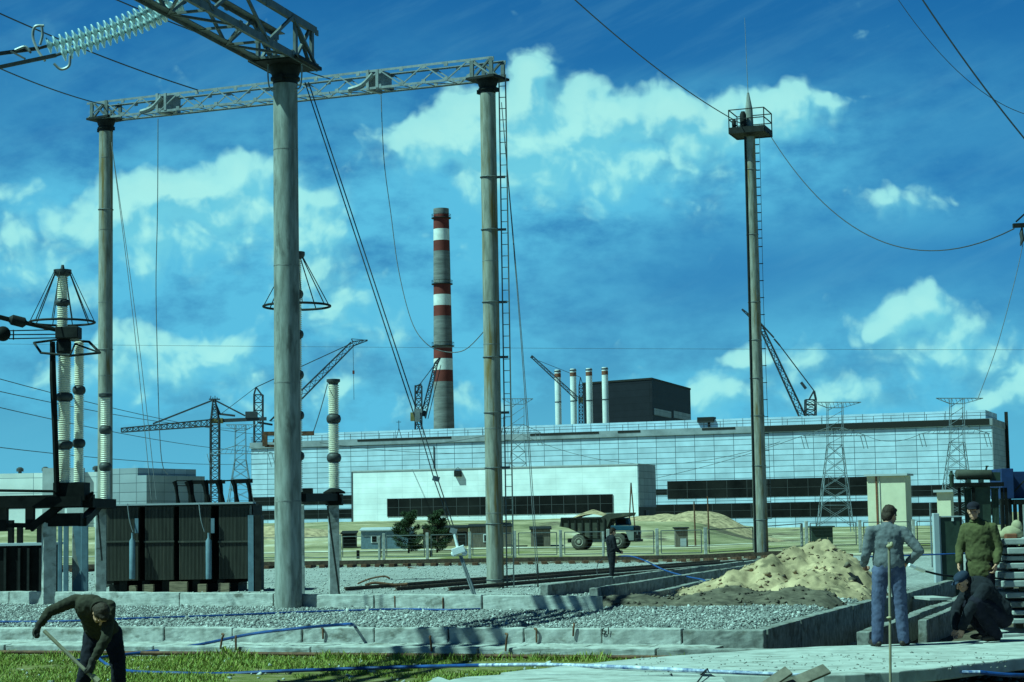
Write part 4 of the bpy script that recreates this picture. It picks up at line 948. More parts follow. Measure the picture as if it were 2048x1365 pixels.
# twin strings of glass discs at the near girder
def chain(name, pts, label, rd=.158, pitch=.128):
    pts = curve_pts([Vector(p) for p in pts], 14); d = [0]
    for i in range(len(pts) - 1): d.append(d[-1] + (pts[i + 1] - pts[i]).length)
    def at(s):
        i = min(np.searchsorted(d, s, 'right') - 1, len(pts) - 2); q = (s - d[i]) / (d[i + 1] - d[i]); return pts[i].lerp(pts[i + 1], q), (pts[i + 1] - pts[i]).normalized()
    t = thing(name, label, 'insulator', pts[0], 0, 'twin strings of glass discs'); MB().path(pts, .030, 8).build('pin_rod', 'flange', t, smooth=True)
    s = .15; proto = None
    while s < d[-1] - .1:
        p, tg = at(s); q = Vector((0, 0, 1)).rotation_difference(-tg)
        if proto is None:
            proto = MB().lathe((0, 0, 0), [(.035, -.05), (.05, -.035), (.10, -.018), (rd, -.03), (rd, -.006), (.11, .02), (.06, .04), (.045, .06)], 18).build('glass_disc', 'glass', None, smooth=True, sharp=60); c = proto
        else: c = proto.copy(); COL.objects.link(c)
        c.parent = t; c.location = p - pts[0]; c.rotation_euler = q.to_euler(); s += pitch
    return pts[-1], (pts[-1] - pts[-2]).normalized()
Yc = 38.0
e1, t1 = chain('insulator_string', [P(345, -8, 37.2), P(262, 38, 37.0), P(170, 70, 36.8), P(78, 97, 36.6)], 'upper of the two strings of glass discs hung from the nearest girder')
e2, t2 = chain('insulator_string', [P(372, 4, 36.9), P(296, 45, 36.6), P(205, 80, 36.4), P(112, 111, 36.2)], 'lower of the two strings of glass discs hung from the nearest girder')
t = thing('tension_yoke', 'dark yoke with curved arcing horns where the twin disc strings meet the line', 'line fitting', e1)
mb = MB(); mb.bar(e1, P(-40, 113, 36.0), .05, .07); mb.bar(e2, P(-40, 143, 35.8), .05, .07); mb.bar(P(22, 103, 36.2), P(50, 118, 36.1), .035); mb.bar(P(48, 93, 36.3), P(62, 106, 36.3), .04); mb.build('yoke_bar', 'flange', t)
for pts_ in ([P(88, 52, 36.5), P(70, 54, 36.5), P(66, 75, 36.5), P(75, 100, 36.4), P(90, 122, 36.3)], [P(108, 128, 36.1), P(122, 139, 36.1), P(138, 132, 36.1), P(140, 112, 36.1)], [P(83, 52, 36.5), P(85, 70, 36.5), P(80, 90, 36.5)], [P(30, 101, 36.3), P(50, 94, 36.3), P(60, 104, 36.3)]):
    MB().path(curve_pts(pts_, 6), .028, 6).build('arcing_horn', 'galv', t, smooth=True)
for (p0, p1, n_) in ((P(-40, 113, 36), P(-260, 150, 35), 0), (P(-40, 143, 35.8), P(-260, 180, 35), 1)):
    cable('line_conductor', p0, p1, .02, .02, ['upper short line conductor leaving the yoke at the left edge', 'lower short line conductor leaving the yoke at the left edge'][n_], 'cable', 'cable', 6, more=(0, 25))

# ------------------------------------------------------------------ lightning mast
g4 = P(1523, 1118, 89); xm, ym = g4.x, g4.y; zm = ZA(xm, ym, 275); s4 = ym / FPX
mast = thing('lightning_mast', 'tall slim concrete mast with railed platform and lightning rod right of centre', 'mast', (xm, ym, 0))
column(mast, xm, ym, -.4, zm, .335, .245, 'pole_rust')
fr = R(-20); M3 = Matrix.Rotation(fr, 3, 'Z'); hw = .82
mb = MB(); mb.box((xm + .05, ym, zm + .17), (hw * 2, hw * 2, .1), fr); mb.box((xm + .05, ym, zm + .30), (hw * 2 + .02, .03, .2), fr) if False else None
for sx, sy, lx, ly in ((0, -1, 1, .03), (0, 1, 1, .03), (-1, 0, .03, 1), (1, 0, .03, 1)): mb.box(Vector((xm + .05, ym, zm + .22)) + M3 @ Vector((sx * (hw + .016), sy * (hw + .016), 0)), (2 * hw * lx if lx == 1 else .03, 2 * hw * ly if ly == 1 else .03, .28), fr)
mb.build('platform', 'dark', mast)
mb = MB(); c4 = [Vector((xm + .05, ym, 0)) + M3 @ Vector((a * hw, b * hw, 0)) for a, b in ((-1, -1), (1, -1), (1, 1), (-1, 1))]; z0 = zm + .3; z1 = zm + 1.18
for i in range(4):
    p, q = c4[i], c4[(i + 1) % 4]; mb.bar((p.x, p.y, z0), (p.x, p.y, z1), .045)
    for zz_ in (z1, (z0 + z1) / 2): mb.bar((p.x, p.y, zz_), (q.x, q.y, zz_), .04)
mb.build('railing', 'dark', mast)
zs0, zs1, zs2 = zm + .2, ZA(xm, ym, 186), ZA(xm, ym, 36)
MB().path([(xm, ym, zs0), (xm, ym, zs0 + 1.1), (xm - .02, ym, zs1)], [.20, .17, .05], 14).build('spire', 'pole', mast, smooth=True)
MB().path([(xm - .02, ym, zs1), (xm - .08, ym, zs2)], [.018, .010], 6).build('lightning_rod', 'galv', mast)
MB().lathe((xm - .32, ym - .3, zm + .25), [(.10, 0), (.15, .1), (.15, .75), (.09, .9)], 12).build('lamp_housing', 'dark', mast, smooth=True)
MB().lathe((xm - .72, ym - .1, zm + .35), [(.07, 0), (.1, .1), (.1, .4), (.05, .5)], 10).build('lamp_housing', 'dark', mast, smooth=True)
MB().path([(xm - .30, ym - .22, .1), (xm - .26, ym - .2, zm * .5), (xm - .235, ym - .17, zm)], .05, 8).build('conduit', 'dark', mast, smooth=True)
for py in (340, 470, 605, 681, 757, 832, 932, 1040): z = ZA(xm, ym, py); r = np.interp(z, [0, zm], [.335, .245]) + .004; MB().torus((xm, ym, z), r, .02, n=26, m=5).build('clamp', 'steel', mast)
mb = MB(); py = 290
while py < 1100:
    z = ZA(xm, ym, py); r = np.interp(z, [0, zm], [.335, .245]); c = Vector((xm + r - .02, ym - .03, z)); mb.path([c, c + Vector((.16, -.06, 0)), c + Vector((.2, .02, 0)), c + Vector((.16, .1, 0)), c + Vector((0, .1, 0))], .014, 5); py += 17 if py < 480 else 34
mb.build('step_iron', 'dark', mast)
MB().path([(xm + .46, ym, zm + .2), (xm + .42, ym, zm * .6), (xm + .5, ym, 1.9)], .012, 5).build('down_lead', 'rope', mast)

# arm of the next mast at the right edge
Yr = 60; s = Yr / FPX; t = thing('cross_arm_mast', 'end of a braced steel arm poking in at the right edge under the wire', 'mast', P(2140, 1100, Yr))
column(t, P(2140, 600, Yr).x, Yr, -.2, ZA(P(2140, 600, Yr).x, Yr, 448), .25, .23)
mb = MB(); mb.bar(P(2026, 452, Yr), P(2150, 446, Yr), .14, .13); mb.bar(P(2032, 444, Yr), P(2075, 405, Yr), .05); mb.bar(P(2075, 405, Yr), P(2140, 440, Yr), .05); mb.build('cross_arm', 'dark', t)
MB().path([P(2044, 456, Yr), P(2043, 468, Yr), P(2045, 480, Yr), P(2041, 492, Yr)], [.03, .07, .07, .02], 8).build('insulator', 'flange', t, smooth=True)

# ------------------------------------------------------------------ porcelain stacks
def porcelain(t, x, y, z0, z1, r, nsec, flange=.17, pitch=.043, shed_m='porc'):
    Lx = z1 - z0; sec = (Lx - flange * (nsec - 1)) / nsec
    for k in range(nsec):
        a = z0 + k * (sec + flange); n = max(3, int(sec / pitch)); pr = []
        for i in range(n):
            zz_ = a + sec * i / n; h = sec / n; pr += [(r * .78, zz_), (r * .78, zz_ + h * .34), (r, zz_ + h * .38), (r, zz_ + h * .62), (r * .80, zz_ + h * .98)]
        o = MB().lathe((x, y, 0), pr, 20).build('porcelain_section', shed_m, t, smooth=True, sharp=55)
        if k: MB().lathe((x, y, a - flange), [(r * .8, 0), (r * 1.15, .03), (r * 1.3, flange * .4), (r * 1.3, flange * .6), (r * 1.15, flange - .03), (r * .8, flange)], 16).build('flange', 'flange', t, smooth=True, sharp=50)
    MB().lathe((x, y, z0), [(r * .715, .0), (r * .715, Lx)], 16).build('core', 'porc_gap', t, smooth=True)
def cone_ring(t, x, y, zt, zr, Rr, n=8, rt=.12, m='dark', skip=()):
    mb = MB(); mb.torus((x, y, zr), Rr, .026, n=48, m=8)
    for k in range(n):
        a = 2 * math.pi * (k + .35) / n
        mb.bar((x + rt * math.cos(a), y + rt * math.sin(a), zt), (x + Rr * math.cos(a), y + Rr * math.sin(a), zr), .017)
    return mb.build('corona_ring', m, t)

# breaker pole at the left
Y1, Y2 = 43.5, 48.0; s1 = Y1 / FPX; s2 = Y2 / FPX
X = lambda px, Y: P(px, 800, Y).x
x1 = X(127, Y1); xa = X(124, Y1); br = thing('breaker_pole', 'tall breaker pole of stacked porcelain under a wire cone ring at the left edge', 'switchgear', (x1, Y1, 0), 0, 'breaker poles with cone rings')
Z = lambda py, x=x1, Y=Y1: ZA(x, Y, py)
MB().lathe((xa, Y1, Z(548)), [(.10, -.06), (.17, -.04), (.20, .02), (.20, .09), (.05, .1), (.03, .2)], 16).build('top_cap', 'flange', br, smooth=True, sharp=40)
porcelain(br, xa, Y1, Z(660), Z(552), .125, 2)
cone_ring(br, xa, Y1, Z(545), Z(645), 64 * s1, 10, .19)
mb = MB(); mb.box((X(137, Y1), Y1 - .02, Z(667)), (46 * s1, .42, 24 * s1)); mb.box((X(150, Y1), Y1, Z(659)), (14 * s1, .3, 10 * s1)); mb.lathe((x1, Y1, Z(712)), [(.12, 0), (.17, .1), (.17, .3), (.12, .4)], 14)
mb.build('contact_head', 'dark', br, bevel=.02)
porcelain(br, x1 + .02, Y1, Z(978), Z(708), .150, 3, .2, .046)
xb = X(158, Y1 + .4); porcelain(br, xb, Y1 + .4, Z(985, xb, Y1 + .4), Z(684, xb, Y1 + .4), .115, 3, .2, .042)
MB().path([P(105, 684, Y1 - .3), P(106, 760, Y1 - .3), P(110, 860, Y1 - .3), P(114, 985, Y1 - .2)], [.06, .075, .065, .065], 8).build('drive_rod', 'black', br, smooth=True)
mb = MB(); hx = [(68, 686, 0), (82, 706, -.35), (140, 712, -.5), (200, 706, -.2), (178, 684, .3), (120, 679, .45)]
pp = [P(a, b, Y1 + c) for a, b, c in hx]
for i in range(6): mb.path([pp[i], pp[(i + 1) % 6]], .03, 6)
for i in (2, 3): mb.path([pp[i], P(150, 688, Y1)], .022, 6)
mb.build('grading_frame', 'dark', br)
mb = MB(); mb.path([P(-60, 620, Y1 - 1.2), P(20, 640, Y1 - .5)], .055, 8); mb.path([P(18, 639, Y1 - .5), P(24, 640, Y1 - .5), P(48, 646, Y1 - .4), P(52, 647, Y1 - .4)], [.06, .12, .12, .06], 10); mb.path([P(50, 646, Y1 - .4), P(130, 664, Y1)], .05, 8); mb.build('contact_arm', 'dark', br, smooth=True)
mb = MB()
for a, b in ((662, 660), (670, 669), (678, 676)): mb.path([P(18, a, Y1 - .4), P(120, b, Y1)], .014, 5)
mb.path([P(27, 660, Y1 - .4), P(27, 680, Y1 - .4)], .016, 5); mb.build('grading_rod', 'dark', br)
MB().ell(P(6, 668, Y1 - .45), (.17, .17, .17)).build('corona_ball', 'black', br, smooth=True)
x2 = X(211, Y2); Zc = lambda py: ZA(x2, Y2, py)
porcelain(br, x2, Y2, Zc(1000), Zc(795), .122, 3, .2, .047)
MB().lathe((x2, Y2, Zc(796)), [(.1, 0), (.17, .03), (.17, .1), (.06, .12)], 14).build('top_cap', 'flange', br, smooth=True)
# steel base
mb = MB()
mb.box((X(142, Y1), Y1 + .1, Z(984)), (62 * s1, .6, 36 * s1)); mb.box((X(60, Y1), Y1 + .2, Z(1003)), (250 * s1, .22, 26 * s1)); mb.box((X(50, Y1), Y1 - .3, Z(1004)), (240 * s1, .14, 20 * s1))
mb.bar(P(120, 1004, Y1), P(222, 1008, Y2), .26, .22); mb.box((x2, Y2, Zc(1009)), (36 * s2, .4, 18 * s2)); mb.path([P(-40, 981, Y1 - .6), P(110, 983, Y1 - .4)], .03, 8)
mb.box((X(62, Y1), Y1, Z(1036)), (16 * s1, .2, 46 * s1)); mb.box((X(8, Y1), Y1, Z(1036)), (18 * s1, .2, 50 * s1)) ; mb.box((X(130, Y1), Y1, Z(1040)), (70 * s1, .3, 26 * s1)) ; mb.bar(P(60, 1058, Y1 - .1), P(120, 1012, Y1 - .1), .16); mb.box((X(30, Y1), Y1, Z(1050)), (90 * s1, .16, 8 * s1)); mb.bar(P(165, 1045, Y1 + .2), P(196, 1012, Y2), .18)
mb.bar(P(172, 995, Y1), P(186, 985, Y1), .05); mb.bar(P(176, 1002, Y1), P(186, 985, Y1), .05)
mb.build('base_frame', 'black', br)
def post(t, px0, px1, pyt, pyb, Y, rz=.35, m='conc', name='support_post'):
    xx = X((px0 + px1) / 2, Y); w = (px1 - px0) * Y / FPX / (math.cos(rz) + math.sin(rz)); zb = ZA(xx, Y, pyb) - .25
    zb = min(zb, H(xx, Y) - .1); return MB().box((xx, Y, (zb + ZA(xx, Y, pyt)) / 2), (w, w, ZA(xx, Y, pyt) - zb), rz).build(name, m, t, bevel=.012)
post(br, 83, 116, 1046, 1216, Y1, .38); post(br, 189, 215, 1013, 1184, Y2, .3)
MB().bar(P(195, 1014, Y2 - .25), P(204, 1122, Y2 - .25), .035).build('brace', 'dark', br)

# second breaker pole behind the nearest column
Y3, Y4 = 41.4, 45.7; s3 = Y3 / FPX; xq = X(593, Y3); Zq = lambda py: ZA(xq, Y3, py)
b2 = thing('breaker_pole', 'breaker pole whose cone ring peeps out both sides of the nearest column', 'switchgear', (xq, Y3, 0), 0, 'breaker poles with cone rings')
MB().lathe((xq, Y3, Zq(513)), [(.10, -.06), (.17, -.04), (.20, .02), (.20, .09), (.05, .1)], 16).build('top_cap', 'flange', b2, smooth=True)
porcelain(b2, xq, Y3, Zq(985), Zq(518), .125, 6, .2); cone_ring(b2, xq + .02, Y3, Zq(508), Zq(613), 67 * s3, 8, .1)
xc = X(667, Y4); Z4 = lambda py: ZA(xc, Y4, py)
porcelain(b2, xc, Y4, Z4(985), Z4(770), .132, 3, .22, .046)
MB().lathe((xc, Y4, Z4(770)), [(.10, -.02), (.12, .04), (.16, .07), (.16, .13), (.05, .14)], 16).build('top_cap', 'flange', b2, smooth=True)
mb = MB(); mb.bar(P(600, 996, Y3), P(668, 995, Y4), .26, .17); mb.box((xc, Y4, Z4(1000)), (.38, .42, .26)); mb.lathe((xc, Y4, Z4(988)), [(.26, 0), (.26, .04), (.12, .12)], 14); mb.box((X(612, Y3 + .8), Y3 + .8, Z4(990)), (.25, .3, .2)); mb.build('base_frame', 'black', b2)
post(b2, 653, 677, 1010, 1187, Y4, .22); post(b2, 585, 608, 1010, 1210, Y3, .2)
MB().bar(P(655, 1012, Y4 - .25), P(679, 1190, Y4 - .3), .04).build('brace', 'dark', b2)
mb = MB()
Yb = 42.2
for a, b, w in (((527, 868), (628, 867), .09), ((530, 868), (530, 893), .10), ((530, 892), (556, 893), .06), ((546, 882), (556, 884), .07)): mb.bar(P(*a, Yb), P(*b, Yb), w * 1.0)
mb.build('bracket', 'rust', b2)
cable('jumper_wire', P(655, 768, Y4), P(626, 866, Yb), .05, .011, 'thin jumper wire sloping from the cap of the right porcelain stack', 'wire')

# ------------------------------------------------------------------ transformer with four radiators
Yt = 56; s = Yt / FPX; x0 = X(208, Yt); zb = ZA(X(350, Yt), Yt, 1160); zt = ZA(X(350, Yt), Yt, 1012); zg = H(X(350, Yt), Yt)
tr = thing('power_transformer', 'large transformer with four tall finned radiator banks and pipe arches on top', 'transformer', (X(350, Yt), Yt + 1, zg))
for a, b in ((212, 277), (290, 347), (358, 421), (437, 499)):
    xa_, xb_ = X(a, Yt), X(b, Yt); mb = MB(); n = int((xb_ - xa_) / .038)
    for k in range(n): xx = xa_ + (xb_ - xa_) * (k + .5) / n; mb.bb(xx - .011, xx + .011, Yt - .02, Yt + .45, zb, zt)
    mb.bb(xa_, xb_, Yt + .03, Yt + .42, zt - .10, zt - .003); mb.bb(xa_, xb_, Yt + .03, Yt + .42, zb + .003, zb + .1)
    r_ = mb.build('radiator', 'radiator', tr); mb = MB(); zm_ = ZA(xa_, Yt, 1084); mb.bb(xa_ - .02, xb_ + .02, Yt - .05, Yt + .1, zm_ - .025, zm_ + .025); mb.build('cross_bar', 'radiator', r_)
mb = MB(); mb.bb(X(207, Yt), X(500, Yt), Yt + .5, Yt + 2.6, zb - .1, zt + .02); mb.build('tank', 'black', tr)
mb = MB(); mb.bb(X(204, Yt), X(506, Yt), Yt - .12, Yt + .55, zt + .025, zt + .075); mb.build('top_ledge', 'annex_side', tr)
mb = MB(); mb.bb(X(206, Yt), X(512, Yt), Yt - .05, Yt + .4, zt - .02, zt + .022) ; mb.build('header_beam', 'dark', tr)
for px in (268, 419):
    mb = MB(); xx = X(px, Yt); mb.lathe((xx, Yt - .22, 0), [(.08, ZA(xx, Yt, 1158)), (.085, ZA(xx, Yt, 1156)), (.085, ZA(xx, Yt, 1082)), (.03, ZA(xx, Yt, 1076)), (.03, ZA(xx, Yt, 1066))], 14); mb.build('oil_cylinder', 'bluegrey', tr, smooth=True, sharp=40)
    mb = MB(); mb.box((xx + .1, Yt - .1, ZA(xx, Yt, 1052)), (.1, .06, .42)); mb.build('name_plate', 'bluegrey', tr)
for a, b, m in ((497, 508, 'bluegrey'), (510, 523, 'dark')):
    mb = MB(); mb.bb(X(a, Yt), X(b, Yt), Yt - .25, Yt - .02 + (.4 if m == 'dark' else 0), zg - .2, ZA(X(a, Yt), Yt, 1031)); mb.build('stanchion', m, tr)
mb = MB(); zk = zb - .12; mb.bb(X(212, Yt), X(470, Yt), Yt + .5, Yt + 2.4, zk - .25, zk)
for px in (245, 290, 330, 390, 440): mb.box((X(px, Yt), Yt + .4, (zg + zk) / 2), (.22, .5, zk - zg + .2))
mb.build('bogie', 'dark', tr)
for px, w in ((268, .2), (298, .3), (358, .5), (405, .24), (448, .3)):
    mb = MB(); mb.box((X(px, Yt), Yt - .05, zg + .1 + w * .15), (w, .25, .16 + w * .3))
    mb.build('timber_block', 'wood', tr)
mb = MB(); Ya = Yt + 1.3
z961, z1005 = ZA(X(420, Ya), Ya, 962), ZA(X(420, Ya), Ya, 1006)
for px, w in ((354, 8), (382, 15), (413, 13), (441, 13), (471, 10), (499, 9)):
    xx = X(px, Ya); mb.path([(xx + .03, Ya, z1005), (xx, Ya, z1005 + .25), (xx - .03, Ya, z961 - .15), (xx - .08, Ya, z961)], [w * .55 * s, w * .4 * s, w * .5 * s, w * .6 * s], 8)
mb.bar(P(376, 965, Ya), P(450, 964, Ya), .11); mb.bar(P(352, 962, Ya), P(385, 962, Ya), .03); mb.bar(P(352, 972, Ya), P(385, 972, Ya), .025); mb.bar(P(450, 962, Ya), P(500, 959, Ya), .04); mb.bar(P(463, 964, Ya), P(505, 962, Ya), .12)
mb.build('pipe_arch', 'black', tr)
mb = MB()
for p_, q_ in ((255, 266), (398, 409)): mb.path(curve_pts([P(p_, 1008, Yt - .15), P(p_ + 4, 1040, Yt - .2), P(q_, 1064, Yt - .2)], 4), .015, 5)
mb.build('oil_line', 'galv', tr)

# dark tank at the far left with posts in front
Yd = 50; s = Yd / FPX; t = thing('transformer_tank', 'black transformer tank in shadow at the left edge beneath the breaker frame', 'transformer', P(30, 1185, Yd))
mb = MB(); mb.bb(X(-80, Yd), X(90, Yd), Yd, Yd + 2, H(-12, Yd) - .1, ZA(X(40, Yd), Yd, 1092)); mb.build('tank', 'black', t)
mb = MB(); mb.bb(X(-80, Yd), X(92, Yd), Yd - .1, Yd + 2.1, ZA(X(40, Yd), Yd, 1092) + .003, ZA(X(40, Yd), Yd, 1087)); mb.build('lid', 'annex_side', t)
mb = MB()
for px in (14, 42, 60, 84): mb.box((X(px, Yd), Yd - .05, ZA(X(px, Yd), Yd, 1140)), (.06, .1, 1.1))
mb.build('stiffener', 'dark', t)
mb = MB()
for px, h_ in ((12, 46), (30, 38), (70, 40)): mb.box((X(px, Yd), Yd + .6, ZA(X(px, Yd), Yd, 1087 - h_ / 2)), (.12, .2, h_ * s))
mb.bar(P(-20, 1050, Yd + .6), P(95, 1052, Yd + .6), .12); mb.build('bushing_turret', 'black', t)
for k, (a, b, pt, pb, Y_, m, lb) in enumerate(((117, 126, 1045, 1188, 49, 'bluegrey', 'slim blue grey steel post right of the split faced concrete post'), (128, 139, 1040, 1188, 49.5, 'bluegrey', 'wider blue grey steel post left of the pale plate'), (145, 162, 1050, 1186, 52, 'conc', 'pale concrete post partly behind a grey gusset at left'), (163, 178, 1046, 1186, 51, 'bluegrey', 'blue grey steel post between the pale post and the white porcelain post'))):
    tag(post(None, a, b, pt, pb, Y_, .15, m, 'steel_post' if m != 'conc' else 'concrete_post'), lb, 'post', 'posts under the left breaker')
tag(MB().ext([P(146, 1050, 51.6), P(152, 1110, 51.6), P(160, 1142, 51.6), P(146, 1165, 51.6), P(146, 1186, 51.6), P(176, 1186, 51.6), P(176, 1046, 51.6)], (0, .05, 0)).build('gusset_plate', 'bluegrey'), 'grey notched gusset plate leaning on the posts left of the radiators', 'plate')

# ------------------------------------------------------------------ equipment at the right
Yq = 62; s = Yq / FPX; vt = thing('tank_transformer', 'dark transformer topped by a long horizontal oil tank behind the man in the olive coat', 'transformer', P(1945, 1150, Yq)); zg = -.1
c0, c1 = P(1912, 950, Yq), P(1983, 950, Yq)
MB().path([c0 + Vector((-.02, 0, 0)), c0, c0 + Vector((.04, 0, 0)), c1 - Vector((.04, 0, 0)), c1, c1 + Vector((.02, 0, 0))], [.08, .14, .16, .16, .14, .08], 20).build('oil_tank', 'truck_bed', vt, smooth=True, sharp=60)
mb = MB(); mb.tube(P(1972, 940, Yq), P(1974, 932, Yq), .03); mb.box(P(1974, 933, Yq), (.09, .06, .04)); mb.build('filler_cap', 'oilgreen', vt)
for px in (1936, 1962): MB().box(P(px, 963, Yq), (.12, .25, .16)).build('tank_bracket', 'oilgreen', vt)
MB().bar(P(1990, 945, Yq), P(1990, 962, Yq), .18, .3).build('end_box', 'oilgreen', vt)
mb = MB(); mb.bb(X(1900, Yq), X(1996, Yq), Yq - .35, Yq + .6, ZA(X(1940, Yq), Yq, 974), ZA(X(1940, Yq), Yq, 966)); mb.build('lid', 'black', vt)
mb = MB(); mb.bb(X(1934, Yq), X(1970, Yq), Yq - .2, Yq + .6, zg, ZA(X(1940, Yq), Yq, 974.5)); mb.build('tank', 'oilgreen', vt)
for px in (1926, 1980):
    xx = X(px, Yq); mb = MB()
    for k in range(-2, 3): mb.lathe((xx + k * .045, Yq - .15, 0), [(.024, ZA(xx, Yq, 1050)), (.024, ZA(xx, Yq, 976))], 8)
    mb.lathe((xx, Yq - .15, 0), [(.14, ZA(xx, Yq, 979)), (.14, ZA(xx, Yq, 976))], 12); mb.build('cooling_tubes', 'oilgreen', vt, smooth=True, sharp=50)
mb = MB()
for px in (1908, 1936, 1993, 2000): mb.box((X(px, Yq), Yq - .25, (ZA(X(px, Yq), Yq, 976) + zg) / 2), (.08, .1, ZA(X(px, Yq), Yq, 976) - zg))
mb.bar(P(1906, 1073, Yq - .2), P(2002, 1073, Yq - .2), .1); mb.build('frame', 'black', vt)
mb = MB(); xx = X(1893, Yq); mb.lathe((xx, Yq - .3, 0), [(.055, ZA(xx, Yq, 975)), (.07, ZA(xx, Yq, 968)), (.075, ZA(xx, Yq, 955)), (.09, ZA(xx, Yq, 953)), (.09, ZA(xx, Yq, 950)), (.04, ZA(xx, Yq, 948)), (.045, ZA(xx, Yq, 942))], 12); mb.bar((xx, Yq - .3, ZA(xx, Yq, 972)), P(1905, 970, Yq - .3), .07); mb.build('bushing', 'oilgreen', vt, smooth=True, sharp=50)
Yk = 50; s = Yk / FPX
t = thing('steel_cabinet', 'narrow dark green steel cabinet with pale lid edge beside the white post', 'cabinet', P(1892, 1150, Yk))
xa_, xb_ = X(1872, Yk), X(1911, Yk); zt_ = ZA(xa_, Yk, 1035)
MB().bb(xa_, xb_, Yk, Yk + .4, -.1, zt_).build('body', 'oilgreen', t, bevel=.01); MB().bb(xa_ - .02, xb_ + .06, Yk - .03, Yk + .45, zt_ + .003, zt_ + .03).build('lid', 'annex_side', t); MB().bb(xa_ - .03, xa_ - .003, Yk - .02, Yk + .1, -.1, zt_).build('edge_strip', 'annex_side', t)
MB().bb(X(1894, Yk), X(1898, Yk), Yk - .03, Yk - .003, ZA(xa_, Yk, 1043), ZA(xa_, Yk, 1036)).build('handle', 'white', t)
tag(post(None, 1856, 1869, 1027, 1152, Yk, .1, 'annex_side', 'steel_post'), 'pale flat faced post standing left of the dark green cabinet', 'post')
for px0, px1, pt, lb in ((1851, 1854, 1006, 'thin pale stake just left of the pale flat faced post'),):
    tag(post(None, px0, px1, pt, 1120, 70, .1, 'galv', 'thin_stake'), lb, 'stake')
Yw = 72; s = Yw / FPX; t = thing('site_cabin', 'blue cabin on tall dark legs at the right edge beyond the transformer', 'cabin', P(2030, 1080, Yw))
mb = MB(); mb.bb(X(1993, Yw), X(2017, Yw), Yw - .3, Yw + 1.5, ZA(X(2000, Yw), Yw, 998), ZA(X(2000, Yw), Yw, 938)); mb.build('front_panel', 'blue', t, bevel=.02)
mb = MB(); mb.bb(X(2017, Yw) + .004, X(2130, Yw), Yw + .3, Yw + 2.5, ZA(X(2040, Yw), Yw, 997), ZA(X(2040, Yw), Yw, 943)); mb.build('body', 'blue', t, bevel=.02)
mb = MB(); mb.bb(X(2016, Yw), X(2140, Yw), Yw - .4, Yw + 2.5, ZA(X(2040, Yw), Yw, 1009), ZA(X(2040, Yw), Yw, 999)); mb.build('floor_beam', 'black', t)
for px in (1998, 2014, 2024, 2035, 2120): mb = MB(); mb.box((X(px, Yw), Yw + .2, (ZA(X(px, Yw), Yw, 999) - .2) / 2), (.12, .12, ZA(X(px, Yw), Yw, 999) + .2)); mb.build('leg', 'dark', t)
mb = MB(); mb.bar(P(2022, 990, Yw), P(2060, 950, Yw), .05); mb.build('diagonal_strap', 'dark', t)
wl = MB().bb(X(2032, 80), X(2140, 80), 80, 80.3, -.3, ZA(X(2040, 80), 80, 1008)).build('concrete_wall', 'conc_slab'); tag(wl, 'short pale concrete wall under the blue cabin at the right edge', 'wall')

# ------------------------------------------------------------------ wires, guys, droppers
cable('earth_wire', P(1130, -18, 62), Vector((xm - .3, ym, zm + .6)), .35, .022, 'dark sagging wire from the top edge down to the mast platform', 'wire', more=(40, 0))
pe = P(2028, 458, Yr); cable('earth_wire', Vector((xm + .8, ym - .2, zm + .25)), pe, 2.55, .020, 'deeply sagging wire from the mast platform to the right edge', 'wire', n=30)
cable('line_conductor', P(1832, -20, 42), P(2070, 303, 42), .12, .018, 'thick dark conductor crossing the top right corner', 'cable', more=(30, 30))
cable('line_conductor', P(1782, -22, 75), P(2075, 235, 75), 1.0, .014, 'fainter thin conductor behind the thick one at top right', 'cable', more=(40, 40))
cable('line_conductor', P(-30, 14, 52), Vector((x3, y3, z3)).lerp(Vector((xL, yL, zL)), .72) + Vector((0, 0, .55)), .12, .020, 'conductor passing behind the disc strings to the far girder', 'cable', more=(25, 0))
cable('line_conductor', P(205, -12, 50), Vector((x3, y3, z3)).lerp(Vector((xL, yL, zL)), .38) + Vector((0, 0, .5)), .1, .018, 'conductor descending behind the nearest column head', 'cable', more=(25, 0))
cable('line_conductor', P(-30, 124, 50), Vector((xL, yL, zL + .45)), .1, .018, 'conductor reaching the left end of the far girder', 'cable', more=(25, 0))
for k, (a, b, lb) in enumerate((((-20, 753), (548, 872), 'highest of the thin line wires crossing left behind the breaker pole'), ((-20, 779), (500, 858), 'second thin line wire from the top behind the breaker pole'), ((-20, 811), (545, 905), 'third thin line wire from the top behind the breaker pole'), ((-20, 893), (560, 925), 'lowest thin line wire just above the low white block'))):
    cable('power_line', P(*a, 150), P(*b, 330), .8, .034, lb, 'wire', 'cable', group='thin wires behind the left breaker')
for k, (a, b, lb, sg) in enumerate((((1560, 884), (1040, 868), 'faint wire looping between the two central line towers', 6), ((1605, 872), (1000, 992), 'faint wire sloping across the hall panels', 3), ((1842, 868), (1733, 872), 'short faint wire between the two right line towers', 1.5), ((640, 886), (1000, 905), 'faint wire across the hall left of the laddered column', 1), ((630, 895), (1000, 866), 'faint crossing wire over the hall panels left of the laddered column', 1.4))):
    cable('power_line', P(*a, 405), P(*b, 480), sg, .05, lb, 'wire', 'cable', group='faint wires before the hall')
cable('aerial_wire', P(-40, 688, 150), P(2090, 700, 150), .1, .012, 'hair thin level wire crossing the whole sky above the cranes', 'wire')
def hang(name, pts, r, label, m='rope', cat='wire'): return tag(MB().path(curve_pts(pts, 6), r, 6).build(name, m, smooth=True), label, cat)
hang('dropper_wire', [P(316, 238, 61.5), P(315, 420, 61.5), P(312, 560, 61.5), P(314, 690, 61.5), P(319, 860, 61.4), P(325, 930, 61.4), P(336, 950, 61.4)], .014, 'loose wire hanging straight from the left part of the far girder')
